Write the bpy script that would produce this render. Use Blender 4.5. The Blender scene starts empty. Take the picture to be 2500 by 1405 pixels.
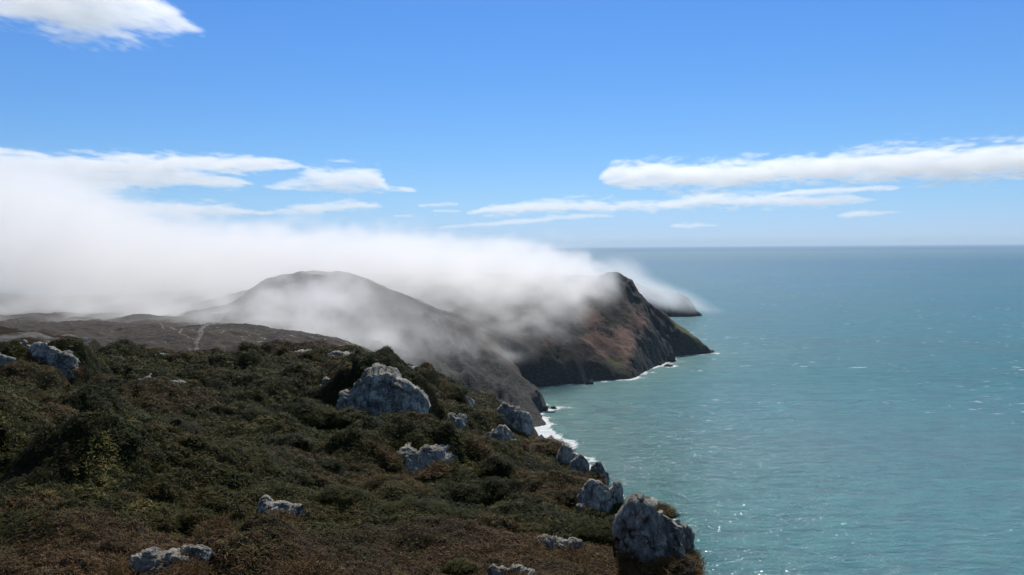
import bpy, math
import numpy as np
from mathutils import Vector, Matrix

R = math.radians
scene = bpy.context.scene
COL = scene.collection

# ------------------------------------------------------------------ camera
CAM_Z = 120.0
PITCH, ROLL = R(2.99), R(0.41)
F = 1944.0                      # focal length in pixels of the 2500 x 1405 frame
fw = np.array([0, math.cos(PITCH), -math.sin(PITCH)])
r0 = np.array([1.0, 0, 0])
u0 = np.array([0, math.sin(PITCH), math.cos(PITCH)])
rt = r0 * math.cos(ROLL) - u0 * math.sin(ROLL)
up = u0 * math.cos(ROLL) + r0 * math.sin(ROLL)
CAM = np.array([0, 0, CAM_Z])
cd = bpy.data.cameras.new('camera')
cam = bpy.data.objects.new('camera', cd)
COL.objects.link(cam)
cd.sensor_width = 36.0
cd.lens = 36.0 * F / 2500.0
cd.clip_start, cd.clip_end = 0.1, 200000.0
m = Matrix.Identity(4)
for i in range(3):
    m[i][0], m[i][1], m[i][2], m[i][3] = rt[i], up[i], -fw[i], CAM[i]
cam.matrix_world = m
scene.camera = cam

# ------------------------------------------------------------------ sky and sun
SUN_AZ, SUN_EL = R(6), R(47)   # azimuth clockwise from +Y
w = bpy.data.worlds.new('World')
scene.world = w
w.use_nodes = True
nt = w.node_tree
nt.nodes.clear()
wo = nt.nodes.new('ShaderNodeOutputWorld')
bg = nt.nodes.new('ShaderNodeBackground')
sk = nt.nodes.new('ShaderNodeTexSky')
sk.sky_type = 'NISHITA'
sk.sun_disc = False
sk.sun_elevation = SUN_EL
sk.sun_rotation = SUN_AZ
sk.altitude = 0
sk.air_density, sk.dust_density, sk.ozone_density = 1.0, 0.0, 3.0
bg.inputs['Strength'].default_value = 0.092
# the sky's colour by height above the horizon: a clear, deep blue April sky, its unseen top warmed as added fill
gc = nt.nodes.new('ShaderNodeTexCoord'); sx = nt.nodes.new('ShaderNodeSeparateXYZ')
nt.links.new(gc.outputs['Generated'], sx.inputs[0])
mrn = nt.nodes.new('ShaderNodeMapRange'); mrn.inputs[1].default_value = 0.0; mrn.inputs[2].default_value = 0.70
nt.links.new(sx.outputs[2], mrn.inputs[0])
rp = nt.nodes.new('ShaderNodeValToRGB')
SKY_TINT = [(0.0, (.43, .61, 1.12)), (.03, (.45, .63, 1.10)), (.055, (.46, .645, 1.04)), (.09, (.465, .665, .99)), (.16, (.455, .685, .985)), (.26, (.43, .695, 1.02)), (.40, (.41, .71, 1.09)), (.52, (.70, .82, .95)), (1.0, (1.25, 1.05, .85))]
e = rp.color_ramp.elements
while len(e) < len(SKY_TINT): e.new(0.5)
for el, (p_, c_) in zip(e, SKY_TINT): el.position = p_; el.color = (*c_, 1)
nt.links.new(mrn.outputs[0], rp.inputs[0])
mxn = nt.nodes.new('ShaderNodeMix'); mxn.data_type = 'RGBA'; mxn.blend_type = 'MULTIPLY'; mxn.inputs[0].default_value = 1.0
nt.links.new(sk.outputs[0], mxn.inputs[6]); nt.links.new(rp.outputs[0], mxn.inputs[7])
nt.links.new(mxn.outputs[2], bg.inputs['Color'])
nt.links.new(bg.outputs[0], wo.inputs['Surface'])

sl = bpy.data.lights.new('sun', 'SUN')
sl.energy = 4.0
sl.angle = R(0.53)
sl.color = (1.0, 0.945, 0.865)
sun = bpy.data.objects.new('sun', sl)
COL.objects.link(sun)
sd = Vector((math.sin(SUN_AZ) * math.cos(SUN_EL), math.cos(SUN_AZ) * math.cos(SUN_EL), math.sin(SUN_EL)))
sun.rotation_euler = sd.to_track_quat('Z', 'Y').to_euler()
sun.location = (0, 0, 400)

scene.view_settings.view_transform = 'Standard'
scene.view_settings.look = 'None'
scene.view_settings.exposure = 0.17
scene.view_settings.gamma = 1.0
cy = scene.cycles
cy.use_denoising = True
cy.max_bounces = 18
cy.diffuse_bounces = 2
cy.glossy_bounces = 2
cy.volume_bounces = 18
cy.transparent_max_bounces = 8
cy.volume_step_rate = 1.0
cy.volume_max_steps = 512
cy.sample_clamp_indirect = 8.0

# ------------------------------------------------------------------ numeric helpers
def ray(px, py):
    px = np.asarray(px, float); py = np.asarray(py, float)
    a = (px - 1250.0) / F; b = (702.5 - py) / F
    return fw + a[..., None] * rt + b[..., None] * up

def P(px, py, D):
    """world point on the line of sight of a pixel at forward distance D (metres along Y)"""
    d = ray(px, py)
    return CAM + d * (np.asarray(D, float) / d[..., 1])[..., None]

def W0(px, py, z=0.0):
    d = ray(px, py)
    t = (z - CAM_Z) / d[..., 2]
    return (CAM + d * t[..., None])[..., :2]

def hash2(ix, iy, s):
    h = (ix.astype(np.uint32) * np.uint32(374761393) + iy.astype(np.uint32) * np.uint32(668265263) + np.uint32((s * 2246822519) & 0xffffffff))
    h = (h ^ (h >> np.uint32(13))) * np.uint32(1274126177)
    h ^= h >> np.uint32(16)
    return h.astype(np.float64) / 4294967295.0

def vn2(x, y, s=0):
    xf = np.floor(x); yf = np.floor(y)
    ix = xf.astype(np.int64); iy = yf.astype(np.int64)
    fx = x - xf; fy = y - yf
    ux = fx * fx * fx * (fx * (fx * 6 - 15) + 10); uy = fy * fy * fy * (fy * (fy * 6 - 15) + 10)
    a = hash2(ix, iy, s); b = hash2(ix + 1, iy, s); c = hash2(ix, iy + 1, s); d = hash2(ix + 1, iy + 1, s)
    return (a + (b - a) * ux) * (1 - uy) + (c + (d - c) * ux) * uy

def fbm2(x, y, s=0, o=5, g=0.5, lac=2.03):
    t = np.zeros_like(x); a = 1.0; n = 0.0
    for k in range(o):
        t += a * (vn2(x, y, s + k * 17) * 2 - 1); n += a
        x, y = (x * 0.8 - y * 0.6) * lac, (x * 0.6 + y * 0.8) * lac
        a *= g
    return t / n

def rid2(x, y, s=0, o=4):
    t = np.zeros_like(x); a = 1.0; n = 0.0
    for k in range(o):
        t += a * (1 - np.abs(vn2(x, y, s + k * 13) * 2 - 1)); n += a
        x, y = (x * 0.8 - y * 0.6) * 2.1, (x * 0.6 + y * 0.8) * 2.1
        a *= 0.5
    return t / n

def hash3(ix, iy, iz, s):
    h = (ix.astype(np.uint32) * np.uint32(374761393) + iy.astype(np.uint32) * np.uint32(668265263)
         + iz.astype(np.uint32) * np.uint32(2147483647) + np.uint32((s * 2246822519) & 0xffffffff))
    h = (h ^ (h >> np.uint32(13))) * np.uint32(1274126177)
    h ^= h >> np.uint32(16)
    return h.astype(np.float32) / np.float32(4294967295.0)

def vn3(x, y, z, s=0):
    xf, yf, zf = np.floor(x), np.floor(y), np.floor(z)
    ix, iy, iz = xf.astype(np.int64), yf.astype(np.int64), zf.astype(np.int64)
    fx, fy, fz = x - xf, y - yf, z - zf
    ux, uy, uz = (f * f * (3 - 2 * f) for f in (fx, fy, fz))
    def L(jz):
        a = hash3(ix, iy, iz + jz, s); b = hash3(ix + 1, iy, iz + jz, s)
        c = hash3(ix, iy + 1, iz + jz, s); d = hash3(ix + 1, iy + 1, iz + jz, s)
        return (a + (b - a) * ux) * (1 - uy) + (c + (d - c) * ux) * uy
    l0 = L(0)
    return l0 + (L(1) - l0) * uz

def fbm3(x, y, z, s=0, o=4, g=0.5):
    t = 0.0; a = 1.0; n = 0.0
    for k in range(o):
        t = t + a * (vn3(x, y, z, s + k * 19) * 2 - 1); n += a
        x, y, z = (x * 0.8 - y * 0.6) * 2.03 + 7.1, (x * 0.6 + y * 0.8) * 2.03 + 3.3, z * 2.03 + 5.7
        a *= g
    return t / n

def worley2(x, y, s=0):
    """distance to the nearest jittered cell centre, and that cell's random number"""
    ix, iy = np.floor(x).astype(np.int64), np.floor(y).astype(np.int64)
    best = np.full(x.shape, 9.0); rnd = np.zeros(x.shape)
    for dx in (-1, 0, 1):
        for dy in (-1, 0, 1):
            cx, cy_ = ix + dx, iy + dy
            jx = cx + 0.1 + 0.8 * hash2(cx, cy_, s + 1); jy = cy_ + 0.1 + 0.8 * hash2(cx, cy_, s + 2)
            d = (x - jx) ** 2 + (y - jy) ** 2
            k = d < best
            best = np.where(k, d, best); rnd = np.where(k, hash2(cx, cy_, s + 3), rnd)
    return np.sqrt(best), rnd

class TPS:
    """thin plate spline through scattered (x, y) -> z"""
    def __init__(s, xyz, smooth=0.0):
        p = np.asarray(xyz, float)
        s.c = p[:, :2].mean(0); s.k = max(np.ptp(p[:, 0]), np.ptp(p[:, 1]))
        s.q = (p[:, :2] - s.c) / s.k
        n = len(p)
        K = s.phi(s.q, s.q) + np.eye(n) * smooth
        A = np.zeros((n + 3, n + 3)); A[:n, :n] = K
        A[:n, n] = 1; A[:n, n + 1:] = s.q; A[n:, :n] = A[:n, n:].T
        s.w = np.linalg.solve(A, np.r_[p[:, 2], 0, 0, 0])
    @staticmethod
    def phi(a, b):
        d2 = ((a[:, None] - b[None]) ** 2).sum(-1)
        return 0.5 * d2 * np.log(d2 + 1e-12)
    def __call__(s, x, y):
        sh = x.shape; q = (np.c_[x.ravel(), y.ravel()] - s.c) / s.k
        out = np.empty(len(q))
        for i in range(0, len(q), 40000):
            b = q[i:i + 40000]
            out[i:i + 40000] = s.phi(b, s.q) @ s.w[:-3] + s.w[-3] + b @ s.w[-2:]
        return out.reshape(sh)

def seg_dist(x, y, poly, closed=True):
    """distance to a polyline, plus the index (with fraction) of the nearest place on it"""
    n = len(poly); best = np.full(x.shape, 1e18); idx = np.zeros(x.shape)
    for i in range(n if closed else n - 1):
        a = poly[i]; b = poly[(i + 1) % n]
        e = b - a; L = (e ** 2).sum() + 1e-9
        t = np.clip(((x - a[0]) * e[0] + (y - a[1]) * e[1]) / L, 0, 1)
        d = (x - a[0] - t * e[0]) ** 2 + (y - a[1] - t * e[1]) ** 2
        k = d < best
        best = np.where(k, d, best); idx = np.where(k, i + t, idx)
    return np.sqrt(best), idx

def inside(x, y, poly):
    c = np.zeros(x.shape, bool); n = len(poly)
    for i in range(n):
        x1, y1 = poly[i]; x2, y2 = poly[(i + 1) % n]
        k = ((y1 > y) != (y2 > y)) & (x < (x2 - x1) * (y - y1) / (y2 - y1 + 1e-12) + x1)
        c ^= k
    return c

def sst(a, b, x):
    t = np.clip((x - a) / (b - a), 0, 1)
    return t * t * (3 - 2 * t)

# ------------------------------------------------------------------ Blender helpers
def mesh_obj(name, verts, faces, mat, smooth=True, attrs=None, parent=None):
    """faces: (n,4) or (n,3) int array"""
    me = bpy.data.meshes.new(name)
    verts = np.asarray(verts, np.float32).reshape(-1, 3); faces = np.asarray(faces, np.int32)
    k = faces.shape[1]; n = len(faces)
    me.vertices.add(len(verts)); me.vertices.foreach_set('co', verts.ravel())
    me.loops.add(n * k); me.loops.foreach_set('vertex_index', faces.ravel())
    me.polygons.add(n)
    me.polygons.foreach_set('loop_start', np.arange(0, n * k, k, dtype=np.int32))
    me.polygons.foreach_set('use_smooth', np.full(n, smooth))
    me.update(calc_edges=True)
    for an, av in (attrs or {}).items():
        av = np.asarray(av, np.float32)
        if av.ndim == 2:
            a = me.color_attributes.new(an, 'FLOAT_COLOR', 'POINT')
            a.data.foreach_set('color', np.c_[av, np.ones(len(av))].astype(np.float32).ravel())
        else:
            a = me.attributes.new(an, 'FLOAT', 'POINT'); a.data.foreach_set('value', av.ravel())
    me.materials.append(mat)
    o = bpy.data.objects.new(name, me); COL.objects.link(o)
    if parent: o.parent = parent
    return o

def grid_faces(nr, nc, keep=None):
    i = np.arange(nr - 1)[:, None] * nc + np.arange(nc - 1)[None]
    f = np.stack([i, i + 1, i + nc + 1, i + nc], -1).reshape(-1, 4)
    if keep is not None:
        k = keep.ravel()
        f = f[k[f].all(1)]
    return f

def tag(o, label=None, cat=None, group=None, kind=None):
    if label: o['label'] = label
    if cat: o['category'] = cat
    if group: o['group'] = group
    if kind: o['kind'] = kind
    return o

class NT:
    """small node-tree writer"""
    def __init__(s, name):
        s.m = bpy.data.materials.new(name); s.m.use_nodes = True
        s.t = s.m.node_tree; s.t.nodes.clear()
        s.out = s.t.nodes.new('ShaderNodeOutputMaterial')
    def n(s, typ, ins=None, **props):
        nd = s.t.nodes.new(typ)
        for k, v in props.items(): setattr(nd, k, v)
        for k, v in (ins or {}).items():
            sock = nd.inputs[k]
            if hasattr(v, 'bl_idname') and hasattr(v, 'outputs'): v = v.outputs[0]
            if isinstance(v, bpy.types.NodeSocket): s.t.links.new(v, sock)
            else: sock.default_value = v
        return nd
    def pos(s):
        return s.n('ShaderNodeNewGeometry').outputs['Position']
    def scaled(s, vec, sc):
        return s.n('ShaderNodeVectorMath', {0: vec, 1: sc}, operation='MULTIPLY').outputs[0]
    def noise(s, vec, scale, detail=4, rough=0.5, dist=0.0):
        return s.n('ShaderNodeTexNoise', {'Vector': vec, 'Scale': scale, 'Detail': detail, 'Roughness': rough, 'Distortion': dist}).outputs['Fac']
    def ramp(s, fac, stops, interp='LINEAR'):
        nd = s.n('ShaderNodeValToRGB', {'Fac': fac})
        e = nd.color_ramp.elements; nd.color_ramp.interpolation = interp
        while len(e) < len(stops): e.new(0.5)
        for el, (p, c) in zip(e, stops):
            el.position = p
            el.color = (*c, 1) if len(c) == 3 else c
        return nd.outputs[0]
    def mr(s, v, a, b, c=0.0, d=1.0):
        return s.n('ShaderNodeMapRange', {0: v, 1: a, 2: b, 3: c, 4: d}).outputs[0]
    def mix(s, fac, a, b, mode='MIX'):
        nd = s.n('ShaderNodeMix', data_type='RGBA', blend_type=mode)
        for k, v in ((0, fac), (6, a), (7, b)):
            if isinstance(v, bpy.types.NodeSocket): s.t.links.new(v, nd.inputs[k])
            elif k == 0: nd.inputs[k].default_value = v
            else: nd.inputs[k].default_value = (*v, 1)
        return nd.outputs[2]
    def math(s, op, a, b=0.0, c=None):
        ins = {0: a, 1: b}
        if c is not None: ins[2] = c
        return s.n('ShaderNodeMath', ins, operation=op).outputs[0]
    def attr(s, name):
        return s.n('ShaderNodeAttribute', attribute_name=name)
    def bump(s, h, strength=0.5, dist=0.1, normal=None):
        ins = {'Height': h, 'Strength': strength, 'Distance': dist}
        if normal is not None: ins['Normal'] = normal
        return s.n('ShaderNodeBump', ins).outputs[0]
    def surf(s, **ins):
        b = s.n('ShaderNodeBsdfPrincipled', {k.replace('_', ' '): v for k, v in ins.items()})
        s.t.links.new(b.outputs[0], s.out.inputs['Surface']); return b
# ------------------------------------------------------------------ coast plan
A_EDGE = [(1745,1440,17),(1702,1405,20),(1680,1362,24),(1682,1310,27),(1640,1262,30),(1560,1228,33),(1498,1245,40),(1474,1208,46),(1428,1168,52),
          (1376,1128,60),(1342,1092,66),(1280,1046,76),(1238,1012,84),(1205,975,88),(1150,952,92),(1075,925,96),(1000,897,98),(920,868,100),
          (850,850,104),(780,845,106),(700,850,108),(620,866,110),(540,872,110),(430,868,108),(300,866,108),(180,860,106),(60,852,104),(-80,850,104),(-300,850,104),(-560,860,104)]
COAST = [(30,100),(45,180),(46,250),(42,350),(38,430),(34,468)]
COAST += [tuple(W0(a,b)) for a,b in ((1388,1080),(1366,1062),(1345,1046),(1322,1024),(1316,1010),(1334,998),(1330,986),(1302,984),(1288,966),(1272,946),
          (1340,944),(1400,938),(1425,938),(1440,931),(1490,929),(1545,925),(1572,910),(1590,900),(1620,888),(1640,880),(1652,870),(1700,866),(1742,862))]
tipx, tipy = COAST[-1]
COAST += [(tipx-8, tipy+22),(tipx-30,tipy+60),(tipx-60,tipy+150),(tipx-110,tipy+230),(tipx-60,tipy+300),(tipx-60,tipy+520),(-300,1500),(-1500,1500),(-1500,60),(-40,60)]
COAST = np.array(COAST)

# ------------------------------------------------------------------ sea
def build_sea():
    nu, nr = 760, 620
    u = np.linspace(-0.95, 0.95, nu)
    y = np.r_[np.geomspace(60, 3000, nr - 60), np.geomspace(3100, 45000, 60)]
    Y, U = np.meshgrid(y, u, indexing='ij')
    X = U * Y
    d = np.full(X.shape, 999.0)
    k = (Y < 1700) & (X > -300) & (X < 900)
    dd, _ = seg_dist(X[k], Y[k], COAST); ins = inside(X[k], Y[k], COAST)
    d[k] = np.where(ins, -dd, dd)
    for cx, cyy, rr in FOAM_SPOTS:
        d = np.minimum(d, np.hypot(X - cx, Y - cyy) - rr)
    # a point of surf is wider at headlands: the swell comes from the right
    nfo = fbm2(X / 9, Y / 9, 5, 4)
    expo = fbm2(X / 60, Y / 60, 9, 3)
    width = 4.6 + 8 * np.clip(expo + 0.1, 0, 1)
    for cx, cyy, rr, ww in FOAM_WIDE:
        width += ww * np.exp(-((X - cx) ** 2 + (Y - cyy) ** 2) / rr ** 2)
    foam = np.clip(1.05 - d / width + 1.7 * nfo, 0, 1) * (d < 40)
    turb = np.exp(-np.clip(d, 0, 999) / 70)
    verts = np.stack([X, Y, np.zeros_like(X)], -1)
    M = NT('sea_water')
    pos = M.pos()
    fo = M.attr('foam').outputs['Fac']; tb = M.attr('turbid').outputs['Fac']
    sep = M.n('ShaderNodeSeparateXYZ', {0: pos})
    # slow patches of colour in the water: silt and wind lanes; the far bands imitate cloud shade
    lane = M.noise(M.scaled(pos, (0.0016, 0.006, 1)), 1.0, 4, 0.55)
    lane2 = M.noise(M.scaled(pos, (0.008, 0.03, 1)), 1.0, 3, 0.5)
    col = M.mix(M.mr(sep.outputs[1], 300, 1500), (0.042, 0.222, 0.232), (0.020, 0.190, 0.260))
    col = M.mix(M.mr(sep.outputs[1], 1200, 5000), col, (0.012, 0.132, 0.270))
    col = M.mix(M.math('MULTIPLY', M.mr(sep.outputs[1], 5000, 7000), M.mr(sep.outputs[1], 16000, 12000)), col, (0.075, 0.18, 0.25))  # pale band painted as sunlit sea short of the cloud shadow
    col = M.mix(M.mr(sep.outputs[1], 12000, 17000), col, (0.02, 0.09, 0.19))  # cloud shadow along the horizon, painted into the water colour
    col = M.mix(M.math('MULTIPLY', M.mr(lane, 0.42, 0.62), 0.75), col, (0.050, 0.185, 0.205))
    col = M.mix(M.math('MULTIPLY', M.mr(lane2, 0.5, 0.75), 0.25), col, (0.085, 0.215, 0.19))
    col = M.mix(M.math('MULTIPLY', tb, 0.7), col, (0.13, 0.27, 0.24))
    # whitecaps far out: short streaks
    wc = M.noise(M.scaled(pos, (0.055, 0.14, 1)), 1.0, 5, 0.62)
    wz = M.noise(M.scaled(pos, (0.0035, 0.0055, 1)), 1.0, 2, 0.5)
    wc = M.math('ADD', wc, M.math('MULTIPLY', M.math('SUBTRACT', wz, 0.5), 0.22))
    wcm = M.mr(wc, 0.655, 0.685)
    wcm = M.math('MULTIPLY', wcm, M.mr(sep.outputs[1], 420, 760))
    fn = M.noise(pos, 0.55, 6, 0.7)
    fm = M.mr(M.math('ADD', M.math('MULTIPLY', fo, 0.60), M.math('MULTIPLY', fn, 1.3)), 0.92, 1.22)
    fm = M.math('MULTIPLY', fm, M.mr(fo, 0.02, 0.25))
    fm = M.math('MAXIMUM', fm, wcm)
    # waves: a swell, wind sea and ripples
    near = M.mr(sep.outputs[1], 200, 6000, 1.0, 0.45)
    w1 = M.noise(M.scaled(pos, (0.022, 0.075, 1)), 1.0, 4, 0.55, 0.5)
    w15 = M.noise(M.scaled(pos, (0.07, 0.21, 1)), 1.0, 3, 0.6, 0.5)
    # wave shading painted into the colour: troughs of chop and swell darker
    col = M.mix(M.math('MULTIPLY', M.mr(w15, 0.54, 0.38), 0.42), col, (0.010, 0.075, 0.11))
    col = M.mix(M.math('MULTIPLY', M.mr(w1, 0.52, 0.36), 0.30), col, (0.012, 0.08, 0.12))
    w2 = M.noise(M.scaled(pos, (0.32, 0.45, 1)), 1.0, 4, 0.65, 0.8)
    w3 = M.noise(M.scaled(pos, (0.95, 1.15, 1)), 1.0, 3, 0.65)
    b = M.bump(w1, 0.6, 3.5)
    b = M.bump(w15, 0.8, 2.2, b)
    b = M.bump(w2, 1.0, 1.25, b)
    b = M.bump(w3, 1.0, 0.7, b)
    col = M.mix(fm, col, (0.80, 0.83, 0.84))
    rough = M.math('MAXIMUM', M.mr(fm, 0, 1, 0.0, 0.9), M.mr(sep.outputs[1], 300, 700, 0.06, 0.34))
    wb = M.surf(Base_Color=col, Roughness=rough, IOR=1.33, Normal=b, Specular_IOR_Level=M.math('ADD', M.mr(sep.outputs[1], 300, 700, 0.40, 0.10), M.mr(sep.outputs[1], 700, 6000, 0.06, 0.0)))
    # wavelet facets, each turned its own way: the few that face the sun glint
    vor = M.n('ShaderNodeTexVoronoi', {'Vector': M.scaled(pos, (2.3, 1.7, 1.0)), 'Scale': 1.0, 'Randomness': 1.0})
    tilt = M.n('ShaderNodeVectorMath', {0: vor.outputs['Color'], 1: (0.5, 0.5, 0.5)}, operation='SUBTRACT').outputs[0]
    tilt = M.scaled(tilt, (0.60, 0.60, 0.0))
    tilt = M.n('ShaderNodeVectorMath', {0: tilt, 1: (0, 0, 1)}, operation='ADD').outputs[0]
    tilt = M.n('ShaderNodeVectorMath', {0: tilt}, operation='NORMALIZE').outputs[0]
    gl = M.n('ShaderNodeBsdfAnisotropic', {'Color': (1, 1, 1, 1), 'Roughness': 0.13, 'Normal': tilt})
    gust = M.noise(M.scaled(pos, (0.012, 0.02, 1)), 1.0, 3, 0.6)
    gf = M.math('MULTIPLY', M.mr(gust, 0.40, 0.62, 0.25, 1.0), M.mr(sep.outputs[1], 380, 900, 0.0042, 0.0))
    ms = M.n('ShaderNodeMixShader', {0: gf, 1: wb, 2: gl})
    M.t.links.new(ms.outputs[0], M.out.inputs['Surface'])
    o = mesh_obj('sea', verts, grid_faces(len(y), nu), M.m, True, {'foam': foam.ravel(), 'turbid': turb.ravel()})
    tag(o, kind='structure')

# surf round the skerries and points (x, y, radius) and (x, y, radius, extra width)
def sp(px, py, *a): return (*W0(px, py), *a)
FOAM_SPOTS = [sp(1352,996,3.0), sp(1636,884,3.0), sp(1640,895,2.0), sp(1437,936,2.5)]
FOAM_WIDE = [sp(1345,1000,16,7), sp(1742,862,22,6), sp(1640,885,20,5), sp(1432,938,14,4), sp(1385,1082,20,3), sp(1708,772,20,8), sp(1320,1015,14,4)]

# ------------------------------------------------------------------ the middle hills and headland
B_CTRL = [(-300,850,250),(0,862,260),(300,864,265),(600,870,265),(800,868,270),(-300,800,400),(0,800,400),(300,792,420),(480,805,400),(640,800,420),
          (0,775,560),(150,771,570),(450,768,560),(-300,775,560),(0,742,850),(120,733,860),(430,733,850),(-300,742,850),(500,742,640),(560,731,620),(610,722,610),
          (618,716,602),(636,690,600),(665,675,600),(700,668,600),(770,664,600),(830,672,600),(880,699,600),(940,735,600),(1000,762,600),(1040,778,598),(1080,800,592),
          (1150,850,585),(1190,905,575),(1240,950,565),(1262,965,560),(740,770,540),(800,838,480),(640,770,520),(880,812,540),(960,872,500),
          (880,850,330),(940,872,300),(1010,900,285),(1060,935,265),(900,872,440),(1000,900,505),(1080,930,512),(1150,990,520),(1010,915,420),
          (770,690,760),(600,700,900),(1000,712,760),(300,725,1100),(-300,725,1100),
          # the headland
          (1150,700,800),(1300,716,830),(1400,704,850),(1450,694,856),(1490,664,850),(1515,663,850),(1528,676,850),(1545,697,850),(1590,738,858),(1612,757,865),(1645,786,875),
          (1665,800,880),(1700,826,888),(1725,848,892),(1740,858,895),
          (1400,760,790),(1400,820,735),(1300,800,720),(1200,790,720),(1500,780,785),(1500,880,722),(1560,830,770),(1600,800,815),(1640,806,838),(1680,824,858),
          (1440,868,716),(1330,838,706),(1500,720,820),(1250,740,780),(1560,760,828),
          (1450,700,950),(1300,700,1000),(1550,800,960)]
B_tps = TPS([P(*c) for c in B_CTRL] + [(30,250,42),(10,300,44.0),(-20,300,56),(0,200,60.0),(-100,150,70),(-300,150,70),(0,400,26),(-25,400,40),(8,450,12),(-15,450,20),(-40,470,26),(-20,500,12),(-40,500,24),(15,350,32),(-20,350,48)], 1e-5)

def cap_h(d):
    return 2.35 * d / (1 + d / 95.0)

def hills(x, y):
    dist, idx = seg_dist(x, y, COAST)
    ins = inside(x, y, COAST)
    sd = np.where(ins, dist, -dist)
    t = B_tps(x, y)
    # gullies and buttresses run down the cliffs
    g = rid2(x / 38 + 0.3 * fbm2(x / 60, y / 60, 3), y / 60, 21, 4)
    gs = fbm2(x / 11, y / 16, 31, 4)
    dd = sd + (g - 0.62) * 34 * sst(3, 30, sd) + gs * 5.5 * sst(0, 12, sd) + fbm2(x / 5, y / 5, 77, 3) * 1.6
    cap = cap_h(np.maximum(dd, 0)) + np.minimum(dd, 0) * 0.9
    cliff = sst(-4, 9, t - cap)
    k = 6.0
    h = np.clip(0.5 + 0.5 * (cap - t) / k, 0, 1)
    z = cap + (t - cap) * h - k * h * (1 - h)
    z = z + cliff * (rid2(x / 14, y / 14, 41, 4) - 0.6) * 5.5 * sst(0, 8, sd) + cliff * fbm2(x / 3.5, y / 3.5, 43, 3) * 1.6
    # crags all down the seaward flank of the domed hill and along its ridge
    zc = CRAG(x, y)
    z = z + zc * ((rid2(x / 24 + 3, y / 34, 141, 5) - .62) * 22 + (rid2(x / 8, y / 9, 151, 4) - .6) * 7) * sst(2, 25, sd)
    cliff = np.maximum(cliff, zc * sst(.26, .5, vn2(x / 15, y / 15, 161) * .5 + vn2(x / 5, y / 5, 171) * .5 + .12))
    z = z + (1 - cliff) * (fbm2(x / 30, y / 30, 51, 6, .56) * 4.0 + (rid2(x / 34, y / 44, 57, 4) - .6) * 5.0 * sst(420, 500, y) + fbm2(x / 3.0, y / 3.0, 53, 3) * 0.35)
    # rock steps of the dome's seaward flank and the peak's crest
    return z, cliff, sd

CRAG_AT = [(P(a, b, c)[:2], r1, r2, w_) for a, b, c, r1, r2, w_ in [(1110,905,500,40,60,1.0),(1190,950,530,36,50,1.0),(1240,985,520,30,60,1.0),(1040,840,500,34,40,.9),(1120,830,575,26,30,1.0),
    (1060,788,592,16,24,1.0),(880,810,500,34,40,.8),(820,740,545,34,34,.75),(720,740,560,34,34,.6),(950,770,565,30,30,.8),(1310,1040,480,26,60,1.0),(1150,960,420,30,60,.9),(960,860,400,26,30,.4)]]
def CRAG(x, y):
    t = np.zeros(x.shape)
    for c, r1, r2, w_ in CRAG_AT:
        t = np.maximum(t, w_ * np.exp(-((x - c[0]) / r1) ** 2 - ((y - c[1]) / r2) ** 2))
    return t
def hill_material(name):
    M = NT(name)
    pos = M.pos()
    cl = M.attr('cliff').outputs['Fac']; gr = M.attr('grassy').outputs['Fac']; br = M.attr('bracken').outputs['Fac']; st = M.attr('stony').outputs['Fac']
    n1 = M.noise(pos, 0.035, 5, 0.6); n2 = M.noise(pos, 0.22, 5, 0.65); n3 = M.noise(pos, 1.3, 4, 0.7)
    heath = M.ramp(n2, [(0.30, (0.020, 0.014, 0.013)), (0.48, (0.038, 0.024, 0.021)), (0.62, (0.052, 0.037, 0.026)), (0.78, (0.075, 0.055, 0.036))])
    heath = M.mix(M.mr(n1, 0.45, 0.65), heath, (0.040, 0.036, 0.020))
    dk = M.noise(pos, 0.085, 6, 0.72)
    heath = M.mix(M.mr(dk, 0.50, 0.60, 0, .8), heath, (0.014, 0.011, 0.008))
    heath = M.mix(M.mr(dk, 0.42, 0.34, 0, .6), heath, (0.085, 0.062, 0.045))
    brk = M.ramp(n3, [(0.30, (0.085, 0.045, 0.032)), (0.55, (0.155, 0.085, 0.058)), (0.75, (0.22, 0.135, 0.09))])
    bm = M.mr(M.math('ADD', br, M.math('MULTIPLY', M.math('SUBTRACT', n2, 0.5), 1.3)), 0.42, 0.62)
    c = M.mix(bm, heath, brk)
    grs = M.ramp(n3, [(0.3, (0.060, 0.068, 0.022)), (0.7, (0.125, 0.125, 0.045))])
    gm = M.mr(M.math('ADD', gr, M.math('MULTIPLY', M.math('SUBTRACT', n2, 0.5), 1.0)), 0.40, 0.62)
    c = M.mix(gm, c, grs)
    # cliff rock: dark slaty grey with paler seams, ledges with a little turf
    strp = M.noise(M.scaled(pos, (0.35, 0.35, 0.9)), 1.0, 6, 0.7, 0.6)
    rk = M.ramp(strp, [(0.30, (0.012, 0.012, 0.012)), (0.50, (0.032, 0.031, 0.029)), (0.64, (0.075, 0.072, 0.065)), (0.78, (0.16, 0.155, 0.14))])
    rk = M.mix(M.mr(n2, 0.55, 0.72), rk, (0.045, 0.048, 0.022))
    cm = M.mr(M.math('ADD', cl, M.math('MULTIPLY', M.math('SUBTRACT', n2, 0.5), 1.2)), 0.35, 0.62)
    c = M.mix(cm, c, rk)
    # scattered pale stones on the moor
    sn = M.noise(pos, 0.42, 3, 0.75)
    sm = M.mr(M.math('ADD', sn, M.math('MULTIPLY', st, 0.10)), 0.735, 0.76)
    c = M.mix(sm, c, (0.30, 0.29, 0.27))
    b = M.bump(n2, 0.8, 1.6)
    b = M.bump(n3, 0.7, 0.4, b)
    b = M.bump(M.math('MULTIPLY', strp, cl), 0.8, 2.0, b)
    M.surf(Base_Color=c, Roughness=0.92, Normal=b, Specular_IOR_Level=0.25)
    return M.m

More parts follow.
